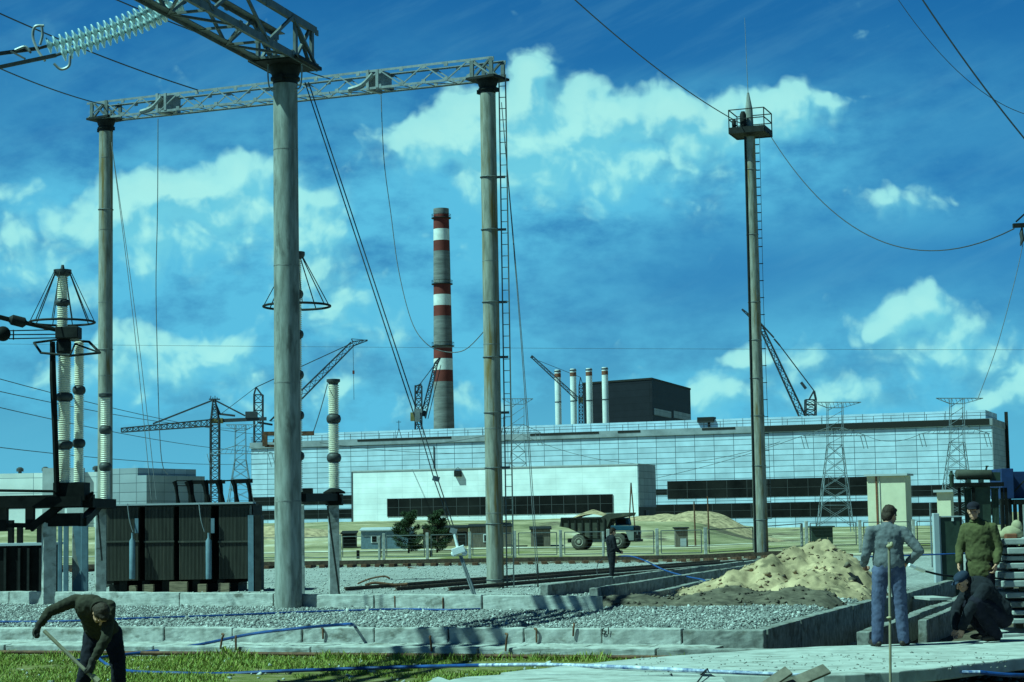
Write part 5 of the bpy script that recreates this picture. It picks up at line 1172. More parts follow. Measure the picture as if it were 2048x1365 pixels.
hang('dropper_wire', [P(762, 190, 58.7), P(768, 320, 58.7), P(782, 430, 58.7), P(797, 540, 58.5), P(822, 640, 58.2), P(850, 685, 58), P(885, 703, 58), P(930, 700, 57.8), P(975, 655, 57.3)], .014, 'loose wire curving from the far girder past the chimney')
hang('dropper_wire', [P(2046, 488, Yr), P(2030, 560, Yr), P(1995, 690, Yr), P(1955, 800, Yr)], .011, 'faint loose wire trailing down from the arm at the right edge')
def guy(label, pts, loc, parts):
    t = thing('guy_wire', label, 'guy wire', loc, 0, 'guy wires of the portals')
    return t
gw = thing('guy_wire', 'double guy wire with fittings running from the nearest column head to the gravel', 'guy wire', G(962, 1222, .3), 0, 'guy wires of the portals')
pg = lambda px, py: P(px, py, np.interp(py, [160, 1222], [cy - .1, cy - .9]))
for k, (a, b) in enumerate((((610, 165), (830, 836)), ((617, 165), (838, 836)))): MB().path([pg(*a), pg(*b)], .014, 6).build('cable', 'cable', gw)
for a, b in (((832, 836), (868, 958)), ((839, 836), (876, 956)), ((869, 962), (905, 1064)), ((876, 960), (910, 1062))): MB().path([pg(*a), pg(*b)], .012, 6).build('cable', 'cable', gw)
mb = MB(); mb.box(pg(835, 834), (.1, .08, .2)); mb.box(pg(836, 822), (.16, .06, .08)); mb.build('clamp', 'galv', gw)
for q in ((872, 958), (907, 1062)): MB().box(pg(*q), (.14, .07, .1), 0, (R(15), 'Y')).build('clamp', 'galv', gw)
mb = MB(); mb.bar(pg(908, 1066), pg(916, 1098), .05); mb.box(pg(917, 1101), (.26, .16, .14), 0, (R(-18), 'Y')); mb.lathe(pg(908, 1108), [(.05, -.03), (.065, 0), (.05, .03)], 10, axis=(0, 1, 0)); mb.lathe(pg(929, 1106), [(.05, -.03), (.065, 0), (.05, .03)], 10, axis=(0, 1, 0)); mb.build('tension_block', 'white', gw, bevel=.01)
for dx in (-2.5, 2.5): MB().path([pg(921 + dx * .7, 1112), pg(962 + dx, 1228)], .020, 8).build('anchor_rod', 'galv', gw, smooth=True)
for lb, top, bots, Y_, yb in (('thin pair of guy wires slanting from the left column head', (223, 285), ((303, 1000), (313, 1000)), 63.2, 60), ('slack pair of guy wires falling right of the laddered column', (1003, 205), ((1073, 1148), (1077, 1150)), 55.8, 55)):
    t = thing('guy_wire', lb, 'guy wire', P(*top, Y_), 0, 'guy wires of the portals')
    for q in bots: MB().path(curve_pts([P(*top, Y_), P(top[0] + (q[0] - top[0]) * .55, top[1] + (q[1] - top[1]) * .5, (Y_ + yb) / 2), P(*q, yb)], 5), .011, 5).build('cable', 'rope', t)
tag(MB().path([P(1076, 1175, 52), P(1075, 1128, 52)], .022, 6).build('anchor_stake', 'dark'), 'short dark anchor stake in the gravel right of the ladder', 'stake')

# ------------------------------------------------------------------ kerbs, trench walls, slabs
def SW(s, w, z=0.0): return Vector((TR0.x + s * TRT.x + w * TRN.x, TR0.y + s * TRT.y + w * TRN.y, z))
def wall_row(name, label, A, B, h, th, blk, m='conc', cat='kerb', below=.3, jit=.015, gap=.012, level=None):
    """a row of precast blocks butted end to end between two ground points"""
    A = Vector(A); B = Vector(B); d = (B - A); d.z = 0; Lx = d.length; d.normalize(); rz = math.atan2(d.y, d.x); t = thing(name, label, cat, A); n = max(1, round(Lx / blk)); pat = ['conc'] * n
    for k in range(n):
        a = A.lerp(B, k / n); b = A.lerp(B, (k + 1) / n); c = (a + b) / 2; g = A.z + (B.z - A.z) * (k + .5) / n
        top = g + h + random.uniform(-jit, jit); bot = g - below; mb = MB(); c.z = (top + bot) / 2
        mb.box(c + Vector((-d.y, d.x, 0)) * random.uniform(-jit, jit), ((b - a).length - gap, th, top - bot), rz + random.uniform(-.004, .004)); mb.build('block', m if not callable(m) else m(k, n), t, bevel=.02, rough=.035)
    return t
wall_row('concrete_kerb', 'low front kerb of pale concrete blocks along the edge of the grass', SW(-1.45, -14.6), SW(-1.45, 1.4), .175, .24, 2.9, m=lambda k, n: 'conc_dirty_shade' if k >= n - 1 else 'conc', below=.2)
wall_row('concrete_kerb', 'higher rear kerb holding back the gravel, marked with two painted figures', SW(-.05, -14.8), SW(-.05, -.02), .36, .22, 1.23, m=lambda k, n: 'conc_dirty_shade' if k == n - 1 else 'conc', below=.3)
t = thing('trench_cover', 'row of flat concrete cover plates lying between the two front kerbs', 'cover slabs', SW(-.75, -7))
for k in range(14): MB().box(SW(-.745, -14.1 + k * 1.0, .075), (.985, 1.10, .11), math.atan2(TRN.y, TRN.x) + random.uniform(-.012, .012)).build('plate', 'conc', t, bevel=.015, rough=.03)
tag(MB().path([SW(-1.68, -14.5, .05), SW(-1.70, -8, .06), SW(-1.69, -.2, .05)], .03, 8).build('rusty_pipe', 'rust', smooth=True), 'long thin rusty pipe lying in the grass against the front kerb', 'pipe')
# painted figures on the rear kerb
tx = bpy.data.curves.new('figures', 'FONT'); tx.body = '61'; tx.size = .15; tx.extrude = .002; tx.align_x = 'CENTER'; tx.align_y = 'CENTER'
to = bpy.data.objects.new('painted_figures', tx); COL.objects.link(to); bpy.context.view_layer.update()
me = bpy.data.meshes.new_from_object(to.evaluated_get(bpy.context.evaluated_depsgraph_get())); bpy.data.objects.remove(to); me.materials.clear(); me.materials.append(M_['black'])
to = bpy.data.objects.new('painted_figures', me); COL.objects.link(to); kr = bpy.data.objects['concrete_kerb.001']; to.parent = kr
hit = pl_hit(1213, 1263, SW(-.165, 0), Vector((-TRT.x, -TRT.y, 0))) - Vector((TRT.x, TRT.y, 0)) * .022
to.location = hit - kr.location; to.rotation_euler = (R(90), 0, math.atan2(TRN.y, TRN.x))
wall_row('concrete_kerb', 'long pale kerb crossing the gravel behind the nearest column', (-13.5, 45.6, .28), (1.55, 36.2, .28), .30, .22, 2.4, below=.3)
wall_row('trench_wall', 'uppermost of the three parallel trench walls under the man with the hose', G(1088, 1193, .25), G(1570, 1128, .1), .27, .2, 3, m='conc_dirty_shade', cat='trench wall')
wall_row('trench_wall', 'middle of the three parallel trench walls, with a pale end', G(1188, 1203, .25), G(1560, 1138, .15), .30, .2, 3, m='conc_dirty_shade', cat='trench wall')
wall_row('trench_wall', 'lowest short trench wall running under the looping hose', G(1255, 1210, .25), G(1420, 1172, .2), .17, .18, 2.4, m='conc_dirty_shade', cat='trench wall')
wall_row('trench_wall', 'long trench wall along the foot of the sand pile with its face in shade', SW(.08, -.10, .10), SW(27, -.10, .0), .27, .2, 2.4, cat='trench wall', below=.6, m='conc_dirty_shade')  # trench walls from here on: shade and wet soil painted into the concrete
wall_row('trench_wall', 'inner trench wall with a blunt pale end behind the legs of the man in jeans', SW(3.2, .85, -.05), SW(24, .85, -.05), .18, .22, 3, cat='trench wall', below=.5, m='conc_dirty_shade')
wall_row('trench_wall', 'second inner trench wall close behind the blunt ended one', SW(6.5, 1.35, -.05), SW(24, 1.25, -.05), .18, .16, 3, cat='trench wall', below=.5, m='conc_dirty_shade')
wall_row('trench_wall', 'far side trench wall beneath the crouching man', SW(7.5, 3.05, .0), SW(25, 3.05, .0), .12, .2, 3, cat='trench wall', below=.4, m='conc_dirty_shade')
tag(MB().box(SW(14.5, .45, .18), (.5, 1.1, .05), math.atan2(TRN.y, TRN.x) + .5).build('loose_plank', 'conc_slab'), 'small pale plank lying across the trench beside the crouching man', 'plank')

def slab(name, label, pts, z, th, m='conc_slab', cat='slab'):
    poly = [G(px, py, z) for px, py in pts]; c = sum(poly, Vector()) / len(poly); fine = []
    for i in range(len(poly)):                       # broken, slightly ragged rim
        a, b = poly[i], poly[(i + 1) % len(poly)]; n = max(2, int((b - a).length / .22)); nrm = Vector((b.y - a.y, a.x - b.x, 0)).normalized()
        for k in range(n): fine.append(a.lerp(b, k / n) + nrm * random.uniform(-.03, .03) * (k > 0))
    me = MB(); me.prism([(p.x, p.y) for p in fine], z - th, z); o = me.build(name, m, bevel=.015); return tag(o, label, cat)
slab('concrete_slab', 'broad pale concrete slab bridging the trench under the men at right', [(1000, 1346), (1140, 1331), (1275, 1317), (1400, 1308), (1530, 1299), (1640, 1293), (1745, 1290), (1850, 1286), (1960, 1280), (2075, 1270), (2200, 1262), (2200, 1305), (2075, 1312), (1960, 1326), (1900, 1333), (1800, 1343), (1690, 1349), (1560, 1351), (1440, 1349), (1200, 1348)], .36, .14)
slab('concrete_slab', 'smaller white slab at the bottom edge lying lower than the broad slab', [(868, 1368), (930, 1354), (1010, 1349), (1200, 1351), (1447, 1354), (1452, 1380), (1440, 1440), (900, 1440)], .355, .15)
slab('stone_fragment', 'small pale broken slab corner in the grass left of the white slab', [(846, 1366), (876, 1353), (904, 1362), (890, 1372)], .05, .06, cat='fragment')
# stack of slabs at the right edge
Ys = 27.2; s = Ys / FPX
rows = [(2008, 1078, 1090, 'topmost slab of the stack at the right edge, carrying a cloth bundle'), (2014, 1096, 1109, 'second slab from the top of the stack at the right edge'), (2015, 1113, 1122, 'third slab from the top of the stack at the right edge'), (2012, 1127, 1138, 'fourth slab from the top of the stack at the right edge'), (2010, 1145, 1158, 'fifth slab from the top of the stack at the right edge'), (2002, 1162, 1175, 'sixth slab from the top, sticking out furthest beside the crouching man'), (2013, 1186, 1197, 'seventh slab from the top, behind the crouching back'), (2022, 1204, 1216, 'grey shaded slab eighth from the top of the stack'), (2026, 1222, 1231, 'ninth slab from the top of the stack'), (2024, 1238, 1248, 'tenth slab from the top of the stack'), (2006, 1268, 1279, 'lowest slab of the stack, level with the crouching feet')]
for i, (px, yt, yb, lb) in enumerate(rows):
    a = P(px, yt, Ys); zt_ = ZA(a.x, Ys, yt); zb_ = ZA(a.x, Ys, yb); o = MB().bb(a.x, a.x + 2.4, Ys + random.uniform(-.05, .05), Ys + 1.5, zb_, zt_).build('concrete_slab', 'conc_slab' if i != 7 else 'conc_dirty_shade', bevel=.012); tag(o, lb, 'slab', 'stack of slabs at the right edge')
    zn = ZA(a.x, Ys, rows[i + 1][1]) if i + 1 < len(rows) else .2
    mb = MB()
    for xx, yy in ((.35, .3), (1.6, .3), (.35, 1.2), (1.6, 1.2)): mb.bb(a.x + xx, a.x + xx + .12, Ys + yy, Ys + yy + .12, zn + .001, zb_ - .001)
    mb.build('timber_spacer', 'wood', o)
a = P(2020, 1076, Ys + .35); mb = MB(); mb.ell(a + Vector((.03, 0, .06)), (.16, .12, .11)); mb.ell(a + Vector((.10, 0, .15)), (.08, .08, .1)); mb.ell(a + Vector((-.1, 0, .03)), (.1, .1, .07)); o = mb.build('cloth_bundle', 'tarp', smooth=True); tag(o, 'crumpled cream cloth bundle on top of the slab stack', 'bundle')
MB().box(a + Vector((-.02, -.13, .0)), (.17, .1, .12)).build('satchel', 'brown', o, bevel=.02)

# boards and rod at the bottom right
def board(name, label, a, b, w, th, m='shed'): return tag(MB().bar(a, b, w, th, up=(0, -.6, .8)).build(name, m, bevel=.006), label, 'board')
board('wooden_board', 'steeper of two splintered boards jutting up at the bottom edge', P(1515, 1384, 19.5), P(1578, 1341, 19.6), .12, .03)
board('wooden_board', 'flatter of two splintered boards jutting up beside the low hose', P(1560, 1378, 19.6), P(1654, 1338, 19.8), .14, .03)
t = thing('marker_rod', 'thin upright rod with a pale knot near its top before the man in jeans', 'rod', P(1781, 1372, 19.4))
MB().path([P(1781, 1390, 19.4), P(1780, 1240, 19.4), P(1778, 1085, 19.4)], .0135, 8).build('shaft', 'pale_wood', t, smooth=True)
mb = MB(); mb.ell(P(1779, 1093, 19.38), (.032, .03, .022)); mb.ell(P(1783, 1090, 19.38), (.02, .02, .03)); mb.build('knot', 'tarp', t, smooth=True); MB().ell(P(1778, 1236, 19.38), (.026, .026, .014)).build('knot', 'tarp', t, smooth=True)
# rusty lifting loops on the kerbs
for i, (px, py, z, h, lean, lb) in enumerate(((441, 1288, .0, .17, .05, 'leaning rusty iron stub under the rising blue hose'), (472, 1290, .0, .15, .0, 'upright rusty iron stub just right of the leaning one'), (646, 1268, .17, .10, .0, 'small rusty stub on the cover plates left of the middle'), (863, 1292, .0, .16, -.02, 'rusty iron stub with grass at its foot on the front kerb'), (1011, 1292, .0, .20, .03, 'tallest bent rusty iron stub on the front kerb'), (1073, 1275, .17, .15, .0, 'hooked rusty loop on the cover plates'), (1146, 1262, .25, .12, .02, 'rusty stub against the rear kerb left of the painted figures'), (790, 1213, .3, .22, .0, 'rusty stub in a gap of the long pale kerb'), (886, 1214, .3, .2, .0, 'thin rusty stub on the long pale kerb right of the gap'))):
    fr_ = SW(-1.585, 0) if z == 0 else SW(-.175, 0) if py < 1290 and py > 1230 else SW(7.0, -6); b = pl_hit(px, py, fr_, Vector((-TRT.x, -TRT.y, 0))); mb = MB(); mb.path(curve_pts([b + Vector((0, -.01, -.08)), b + Vector((lean * .5, -.02, h * .4)), b + Vector((lean, -.02, h * .8)), b + Vector((lean + random.uniform(-.03, .06), .02, h * .85))], 4), .017, 6); tag(mb.build('iron_stub', 'rust', smooth=True), lb, 'iron stub', 'rusty iron stubs on the kerbs')

# hoses
def hose(name, label, pts, r=.022, m='hose', n=7): return tag(MB().path(curve_pts(pts, n), r, 8).build(name, m, smooth=True), label, 'hose')
g2 = lambda px, py, z=None: (lambda q: Vector((q.x, q.y, H(q.x, q.y) + .03)))(G(px, py, .3)) if z is None else G(px, py, z)
hose('water_hose', 'dark hose lying on the gravel from the bent man past the nearest column', [g2(0, 1246), g2(120, 1247), g2(260, 1243), g2(420, 1237), g2(560, 1231), g2(700, 1225), g2(800, 1222), g2(900, 1224), g2(960, 1221)], .02)
hose('water_hose', 'blue hose climbing from the grass over the front kerbs', [G(150, 1322, .04), G(255, 1309, .05), G(380, 1293, .14), G(500, 1269, .30), G(600, 1257, .40), G(680, 1250, .42), G(706, 1250, .42), G(716, 1264, .22)], .023)
t = thing('water_hose', 'long blue hose snaking through the grass and across the broad slab, chalky at right', 'hose', G(560, 1343, .03))
MB().path(curve_pts([G(192, 1312, .03), G(215, 1330, .02), G(260, 1343, .04), G(360, 1347, .04), G(450, 1348, .02), G(560, 1343, .05), G(700, 1338, .06), G(830, 1334, .1), G(960, 1331, .2)], 7), .023, 8).build('blue_length', 'hose', t, smooth=True)
MB().path(curve_pts([G(960, 1331, .2), G(1080, 1330, .32), G(1200, 1333, .39), G(1330, 1339, .39), G(1480, 1346, .39), G(1600, 1351, .36), G(1700, 1354, .30), G(1800, 1352, .28), G(1900, 1346, .28), G(1960, 1345, .28)], 7), .021, 8).build('chalky_length', 'hosew', t, smooth=True)
MB().path(curve_pts([G(1960, 1345, .28), G(2010, 1350, .24), G(2080, 1352, .2)], 7), .023, 8).build('blue_length', 'hose', t, smooth=True)
tag(MB().path(curve_pts([P(1410, 1344, 20.9) , P(1402, 1350, 20.4), P(1415, 1338, 20.6), P(1394, 1366, 19.4)], 5), .008, 5).build('wire_scrap', 'dark', smooth=True), 'twisted scrap of wire hooked over the hose', 'wire')
hose('water_hose', 'blue hose held by the distant man, looping down to the trench walls', [P(1237, 1113, 61.6), P(1262, 1113, 60.5), P(1290, 1122, 58.5), P(1330, 1141, 55), P(1375, 1154, 51), P(1405, 1160, 48.5), P(1408, 1166, 47.5), P(1380, 1180, 46), P(1330, 1194, 44), P(1255, 1206, 42.5)], .022)
hose('water_hose', 'thin blue line stretched level behind the man in jeans', [P(1735, 1114, 31), P(1830, 1111, 31), P(1945, 1107, 31), P(2010, 1108, 31)], .012)
hose('water_hose', 'thin dark hose coiling at the feet of the distant man', [P(1206, 1118, 62), P(1196, 1128, 62), P(1194, 1145, 62), P(1199, 1157, 61.8), P(1214, 1164, 61.5)], .012, 'cable')

# rails
t = thing('rail_track', 'three dark steel rails converging to the right across the grey gravel', 'rails', G(700, 1183, .1))
a0, a1 = G(690, 1184, .08), G(1440, 1126, 0); d = (a1 - a0).normalized(); nr = Vector((d.y, -d.x, 0))
for k, o in enumerate((0, 1.9, 3.8)):
    mb = MB(); p, q = a0 + nr * o - d * o * .3, a1 + nr * o; p.z = H(p.x, p.y); q.z = H(q.x, q.y)
    for hh_, w, th in ((.012, .14, .02), (.05, .03, .06), (.09, .075, .035)): mb.bar(p + Vector((0, 0, hh_)), q + Vector((0, 0, hh_)), w, th)
    mb.build('rail', 'rail', t)
t = thing('railway_track', 'rusty railway line with sleeper ends running level below the fence', 'rails', (0, 90, 0))
for yo in (0, 1.5):
    mb = MB(); n = 40
    for k in range(n):
        x0_, x1_ = -26 + k * 1.02, -26 + (k + 1) * 1.02; mb.bar((x0_, 88 + yo, H(x0_, 88) + .2), (x1_, 88 + yo, H(x1_, 88) + .2), .08, .16)
    mb.build('rail', 'rail', t)
mb = MB(); x_ = -26
while x_ < 15: mb.box((x_, 88.7, H(x_, 88.7) + .06), (.24, 2.6, .14)); x_ += .62
mb.build('sleeper', 'rust', t)

# sand pile and dark spoil
def pile(name, label, cat, X0, X1, Y0, Y1, fn, m, n=110, res=None):
    xs = np.linspace(X0, X1, n); ys = np.linspace(Y0, Y1, n); X, Y = np.meshgrid(xs, ys, indexing='ij'); h = fn(X, Y); Z = gz(X, Y) + np.where(h > 0, h, -.12)
    idx = np.arange(n * n).reshape(n, n); fs = np.stack([idx[:-1, :-1], idx[1:, :-1], idx[1:, 1:], idx[:-1, 1:]], -1).reshape(-1, 4)
    k = (h.ravel()[fs] > -.001).any(1) | (h.ravel()[fs].max(1) > -.12); fs = fs[k]
    return tag(raw_mesh(name, np.stack([X, Y, Z], -1).reshape(-1, 3), fs, M_[m], True), label, cat)
def cone(X, Y, cx, cy, h, r, ry=None, p=1.0): return h * (1 - np.sqrt(((X - cx) / r) ** 2 + ((Y - cy) / (ry or r)) ** 2)) 
def sandfn(X, Y):
    h = cone(X, Y, 6.75, 43.6, 1.34, 1.6, 1.8); h = np.minimum(h, 1.2 - .3 * np.hypot(X - 6.75, Y - 43.6))
    for c in ((6.2, 43.2, 1.02, 1.9, 1.9), (5.6, 42.9, .80, 1.9, 1.8), (4.8, 42.5, .52, 1.6, 1.6), (6.4, 42.2, .60, 1.7, 1.8), (7.4, 43.2, .62, 1.0, 1.5)): h = np.maximum(h, cone(X, Y, *c))
    rid = np.abs(vnoise(X, Y, 1.3, 41, 3)) * 2
    hol = sstep(.16, .30, vnoise(X, Y, 1.1, 61, 3))
    return h + (vnoise(X, Y, 1.5, 42, 6) * .50 + np.abs(vnoise(X, Y, 3.2, 44, 4)) * .26 - hol * .16) * np.clip(h * 3 + .25, 0, 1)
pile('sand_pile', 'big lumpy pile of yellow sand between the trench walls and the man in jeans', 'sand pile', 3.1, 8.6, 40.3, 46.5, sandfn, 'sand', 150)
def soilfn(X, Y):
    h = np.maximum(cone(X, Y, 4.2, 38.3, .36, 2.0, 1.3), np.maximum(cone(X, Y, 2.4, 38.2, .20, 1.8, .9), cone(X, Y, 5.5, 38.2, .30, 1.3, 1.2)))
    return h + vnoise(X, Y, 1.8, 51, 5) * .34 * np.clip(h * 4 + .25, 0, 1)
pile('spoil_heap', 'low bank of dark dug soil in front of the sand pile', 'soil bank', .2, 7.0, 35.8, 40.4, soilfn, 'soil', 120)
n = 420; xs = RNG.uniform(3.4, 8.3, n); ys = RNG.uniform(40.2, 43.8, n); hs = sandfn(xs, ys); k = hs > .02
struct(stones('sand_clods', xs[k], ys[k], gz(xs, ys)[k] + hs[k] + .01, RNG.uniform(.012, .06, k.sum()) * np.where(RNG.random(k.sum()) < .06, 1.9, 1), M_['sand']), 'stuff')
n = 500; xs = RNG.uniform(.4, 7, n); ys = RNG.uniform(36, 40, n); hs = soilfn(xs, ys); k = hs > -.03
struct(stones('soil_clods', xs[k], ys[k], gz(xs, ys)[k] + np.maximum(hs[k], 0) + .01, RNG.uniform(.02, .07, k.sum()), M_['soil']), 'stuff')
n = 500; ys = RNG.uniform(20, 33, n); xs = ys * RNG.uniform(-.29, .12, n); s_, w_ = trench_sw(xs, ys); k = s_ < -1.65; xs, ys = xs[k], ys[k]
struct(stones('litter', xs, ys, gz(xs, ys) + .012, RNG.uniform(.01, .035, len(xs)) * np.where(RNG.random(len(xs)) < .08, 2, 1), M_['conc_slab']), 'stuff')
n = 260; ys = RNG.uniform(20.7, 23.2, n); xs = ys * RNG.uniform(.06, .25, n); struct(stones('slab_grit', xs, ys, np.full(n, .362), RNG.uniform(.006, .02, n), M_['conc_dirty_shade']), 'stuff')
n = 900; ys = RNG.uniform(19.5, 30, n); xs = ys * RNG.uniform(.10, .29, n); s_, w_ = trench_sw(xs, ys)
struct(stones('rubble', xs, ys, gz(xs, ys) + .01, RNG.uniform(.015, .07, n), M_['conc_dirty_shade']), 'stuff')
n = 6000; ys = RNG.uniform(46, 92, n); xs = ys * RNG.uniform(-.28, .16, n)
struct(stones('pebbles', xs, ys, gz(xs, ys) + .01, RNG.uniform(.012, .05, n), M_['conc']), 'stuff')
cr = [P(px, py, 42.6) for px, py in ((1478, 1168), (1496, 1172), (1508, 1170), (1583, 1176), (1596, 1188), (1640, 1192), (1660, 1184), (1678, 1180), (1560, 1150), (1618, 1140), (1700, 1160), (1690, 1130), (1432, 1180), (1450, 1185))]
struct(stones('sand_crust', np.array([p.x for p in cr]), np.array([p.y - .3 for p in cr]), np.array([p.z - .02 for p in cr]), RNG.uniform(.09, .2, len(cr)), M_['soil']), 'stuff')
# scraps in the yard and on the far sand
for lb, pts_, r in (('crooked branch arching over the grey gravel left of the rails', [P(715, 1168, 58), P(740, 1158, 58), P(768, 1153, 58), P(780, 1158, 58)], .03), ('knotty dead branch lying flat on the grey gravel', [P(730, 1171, 57), P(750, 1166, 57), P(790, 1170, 57), P(815, 1168, 57)], .045), ('dark piece of timber lying before the railway line', [P(815, 1138, 84), P(838, 1141, 84), P(846, 1140, 84)], .10)):
    tag(MB().path(curve_pts(pts_, 5), r, 6).build('dead_branch', 'rust', smooth=True), lb, 'branch')
for lb, px, Y_, h_ in (('short dark stump post standing in the sand left of the pines', 716, 118, .5), ('short dark stump post beside the tension block', 862, 122, .4)):
    b = P(px, 1100, Y_); z = H(b.x, b.y); tag(MB().box((b.x, b.y, z + h_ / 2 - .1), (.18, .18, h_ + .2)).build('stump_post', 'black', bevel=.02), lb, 'post')

# ------------------------------------------------------------------ people
def bake(o, voxel, smooth=2, disp=0, dscale=.1, seed=0):
    m = o.modifiers.new('r', 'REMESH'); m.mode = 'VOXEL'; m.voxel_size = voxel
    if smooth: m = o.modifiers.new('s', 'SMOOTH'); m.factor = .6; m.iterations = smooth
    if disp:
        tx = bpy.data.textures.new('folds', 'CLOUDS'); tx.noise_scale = dscale; tx.noise_depth = 3; m = o.modifiers.new('d', 'DISPLACE'); m.texture = tx; m.strength = disp; m.mid_level = .5
    bpy.context.view_layer.update(); dg = bpy.context.evaluated_depsgraph_get(); ev = o.evaluated_get(dg)
    me = bpy.data.meshes.new_from_object(ev); mats = list(o.data.materials); o.modifiers.clear(); old = o.data; me.name = o.name; o.data = me; bpy.data.meshes.remove(old)
    if not me.materials:
        for q in mats: me.materials.append(q)
    me.shade_smooth(); return o
DEF = dict(pelvis=(0, 0, .95), chest=(0, .01, 1.33), neck=(0, .02, 1.47), head=(0, .05, 1.63), look=(0, 1, -.1), sL=(-.19, 0, 1.42), sR=(.19, 0, 1.42), eL=(-.25, -.02, 1.13), eR=(.25, -.02, 1.13),
           wL=(-.25, .10, .88), wR=(.25, .10, .88), hL=(-.09, 0, .92), hR=(.09, 0, .92), kL=(-.11, .03, .50), kR=(.11, .03, .50), aL=(-.12, 0, .10), aR=(.12, 0, .10), tL=(-.2, 1, 0), tR=(.2, 1, 0), dL=(0, .2, -1), dR=(0, .2, -1), nL=(1, 0, 0), nR=(-1, 0, 0), curl=.5)
def hand(mb, w, d, n, curl, sgn, r=.0088):
    w = Vector(w); d = Vector(d).normalized(); n = Vector(n); n = (n - d * n.dot(d)).normalized(); sd = d.cross(n) * sgn
    mb.ell(w + d * .050, [d * .056, sd * .041, n * .019], 12, 8)
    for i, (off, l0) in enumerate(((-.030, .072), (-.010, .082), (.010, .077), (.029, .060))):
        p = w + d * .092 + sd * off; c = curl * (1 + .08 * i); p1 = p + (d * math.cos(c) + n * math.sin(c)) * l0 * .5; p2 = p1 + (d * math.cos(2.1 * c) + n * math.sin(2.1 * c)) * l0 * .32; p3 = p2 + (d * math.cos(3 * c) + n * math.sin(3 * c)) * l0 * .25
        mb.cap(p - d * .02, p1, r * 1.05, r, 8); mb.cap(p1, p2, r, r * .92, 8); mb.cap(p2, p3, r * .92, r * .8, 8)
    p = w + d * .028 - sd * .034; q = p + (d * .72 - sd * .62 + n * .25).normalized() * .042; mb.cap(p, q, .012, .0105, 8); mb.cap(q, q + (d * .85 - sd * .1 + n * .5).normalized() * .030, .0105, .009, 8)
def person(label, loc, yaw, pose, top='jacket_grey', legs='jeans', headwear=None, headm='hair', boots='boot', glove=None, coat=0, scale=1.0, loose=1.0, cat='person', sleeve=None, group=None):
    J = {k: (Vector(v) if isinstance(v, tuple) else v) for k, v in {**DEF, **pose}.items()}
    t = thing('person', label, cat, loc, yaw, group); t.scale = (scale,) * 3
    look = J['look'].normalized(); side = look.cross(Vector((0, 0, 1))).normalized(); upv = side.cross(look); hc = J['head']
    mb = MB(); F = lambda a, b, c: hc + side * a + look * b + upv * c
    mb.ell(hc + upv * .012 - look * .008, [side * .074, look * .094, upv * .112], 20, 14); mb.ell(F(0, .028, -.055), [side * .058, look * .062, upv * .062], 16, 10); mb.ell(F(0, .066, -.096), [side * .028, look * .024, upv * .022])
    mb.cap(F(0, .088, .012), F(0, .112, -.028), .011, .016, 8); mb.cap(F(-.036, .078, .03), F(.036, .078, .03), .014, .014, 8); mb.cap(F(-.024, .083, -.066), F(.024, .083, -.066), .0075, .0075, 8); mb.cap(F(-.021, .082, -.078), F(.021, .082, -.078), .0085, .0085, 8)
    for q in (-1, 1): mb.ell(F(q * .076, -.008, -.002), [side * .011, look * .020, upv * .032]); mb.ell(F(q * .04, .062, -.025), [side * .022, look * .022, upv * .022])
    mb.cap(J['neck'] - (hc - J['neck']).normalized() * .06, F(0, -.02, -.05), .060, .054)
    mb.cap(J['pelvis'], J['chest'], .09, .09); mb.cap(J['sL'], J['sR'], .045)
    for S_, sg in (('L', 1), ('R', -1)):
        mb.cap(J['s' + S_], J['e' + S_], .045, .036); mb.cap(J['e' + S_], J['w' + S_], .038, .026)
        mb.cap(J['h' + S_], J['k' + S_], .06, .045); mb.cap(J['k' + S_], J['a' + S_], .045, .036)
        if not glove: hand(mb, J['w' + S_], J['d' + S_], J['n' + S_], J['curl'], sg)
    body = bake(mb.build('body', 'skin', t, local=True), .0062, 1)
    mb = MB()
    for q in (-1, 1): mb.ell(F(q * .032, .083, .006), [side * .013, look * .008, upv * .006])
    mb.build('eyes', 'eye', t, local=True, smooth=True)
    if glove:
        for S_, sg in (('L', 1), ('R', -1)):
            mb = MB(); hand(mb, J['w' + S_], J['d' + S_], J['n' + S_], J['curl'], sg, .0125); d = J['d' + S_].normalized(); mb.ell(J['w' + S_] + d * .05, [d * .06, d.orthogonal().normalized() * .045, d.cross(d.orthogonal()).normalized() * .038]); mb.cap(J['w' + S_] - d * .04, J['w' + S_] + d * .02, .040, .036); bake(mb.build('glove', glove, t, local=True), .0065, 1)
    # jacket
    mb = MB(); pv, chs = J['pelvis'], J['chest']; ax = (chs - pv).normalized(); sx = (J['sR'] - J['sL']).normalized(); fw = ax.cross(sx) * -1; fw.normalize()
    def oval(p, a, b, c): mb.ell(p, [sx * a, fw * b, ax * c], 20, 12)
    oval(chs + ax * .0, .185 * loose, .135 * loose, .19); oval(pv.lerp(chs, .55), .178 * loose, .128 * loose, .19); oval(pv.lerp(chs, .2), .19 * loose, .142 * loose, .17)
    mid = (J['sL'] + J['sR']) / 2
    mb.cap(J['sL'], mid + ax * .03, .064, .085); mb.cap(J['sR'], mid + ax * .03, .064, .085); mb.cap(mid + ax * .01, J['neck'].lerp(hc, .12), .085, .068)
    for S_ in 'LR':
        mb.cap(J['s' + S_], J['e' + S_], .069 * loose, .056 * loose, 14); mb.cap(J['e' + S_], J['w' + S_].lerp(J['e' + S_], .12 if not glove else .28), .056 * loose, .046 * loose, 14)
    oval(pv.lerp(chs, .82), .185 * loose, .135 * loose, .2); oval(pv.lerp(chs, .38), .178 * loose, .132 * loose, .2)
    if coat: mb.ell((J['hL'] + J['hR']) / 2 - Vector((0, 0, coat)), [sx * .205, fw * .155, Vector((0, 0, .27))], 18, 12)
    bake(mb.build('jacket', top, t, local=True), .0125, 7, .024, .05)
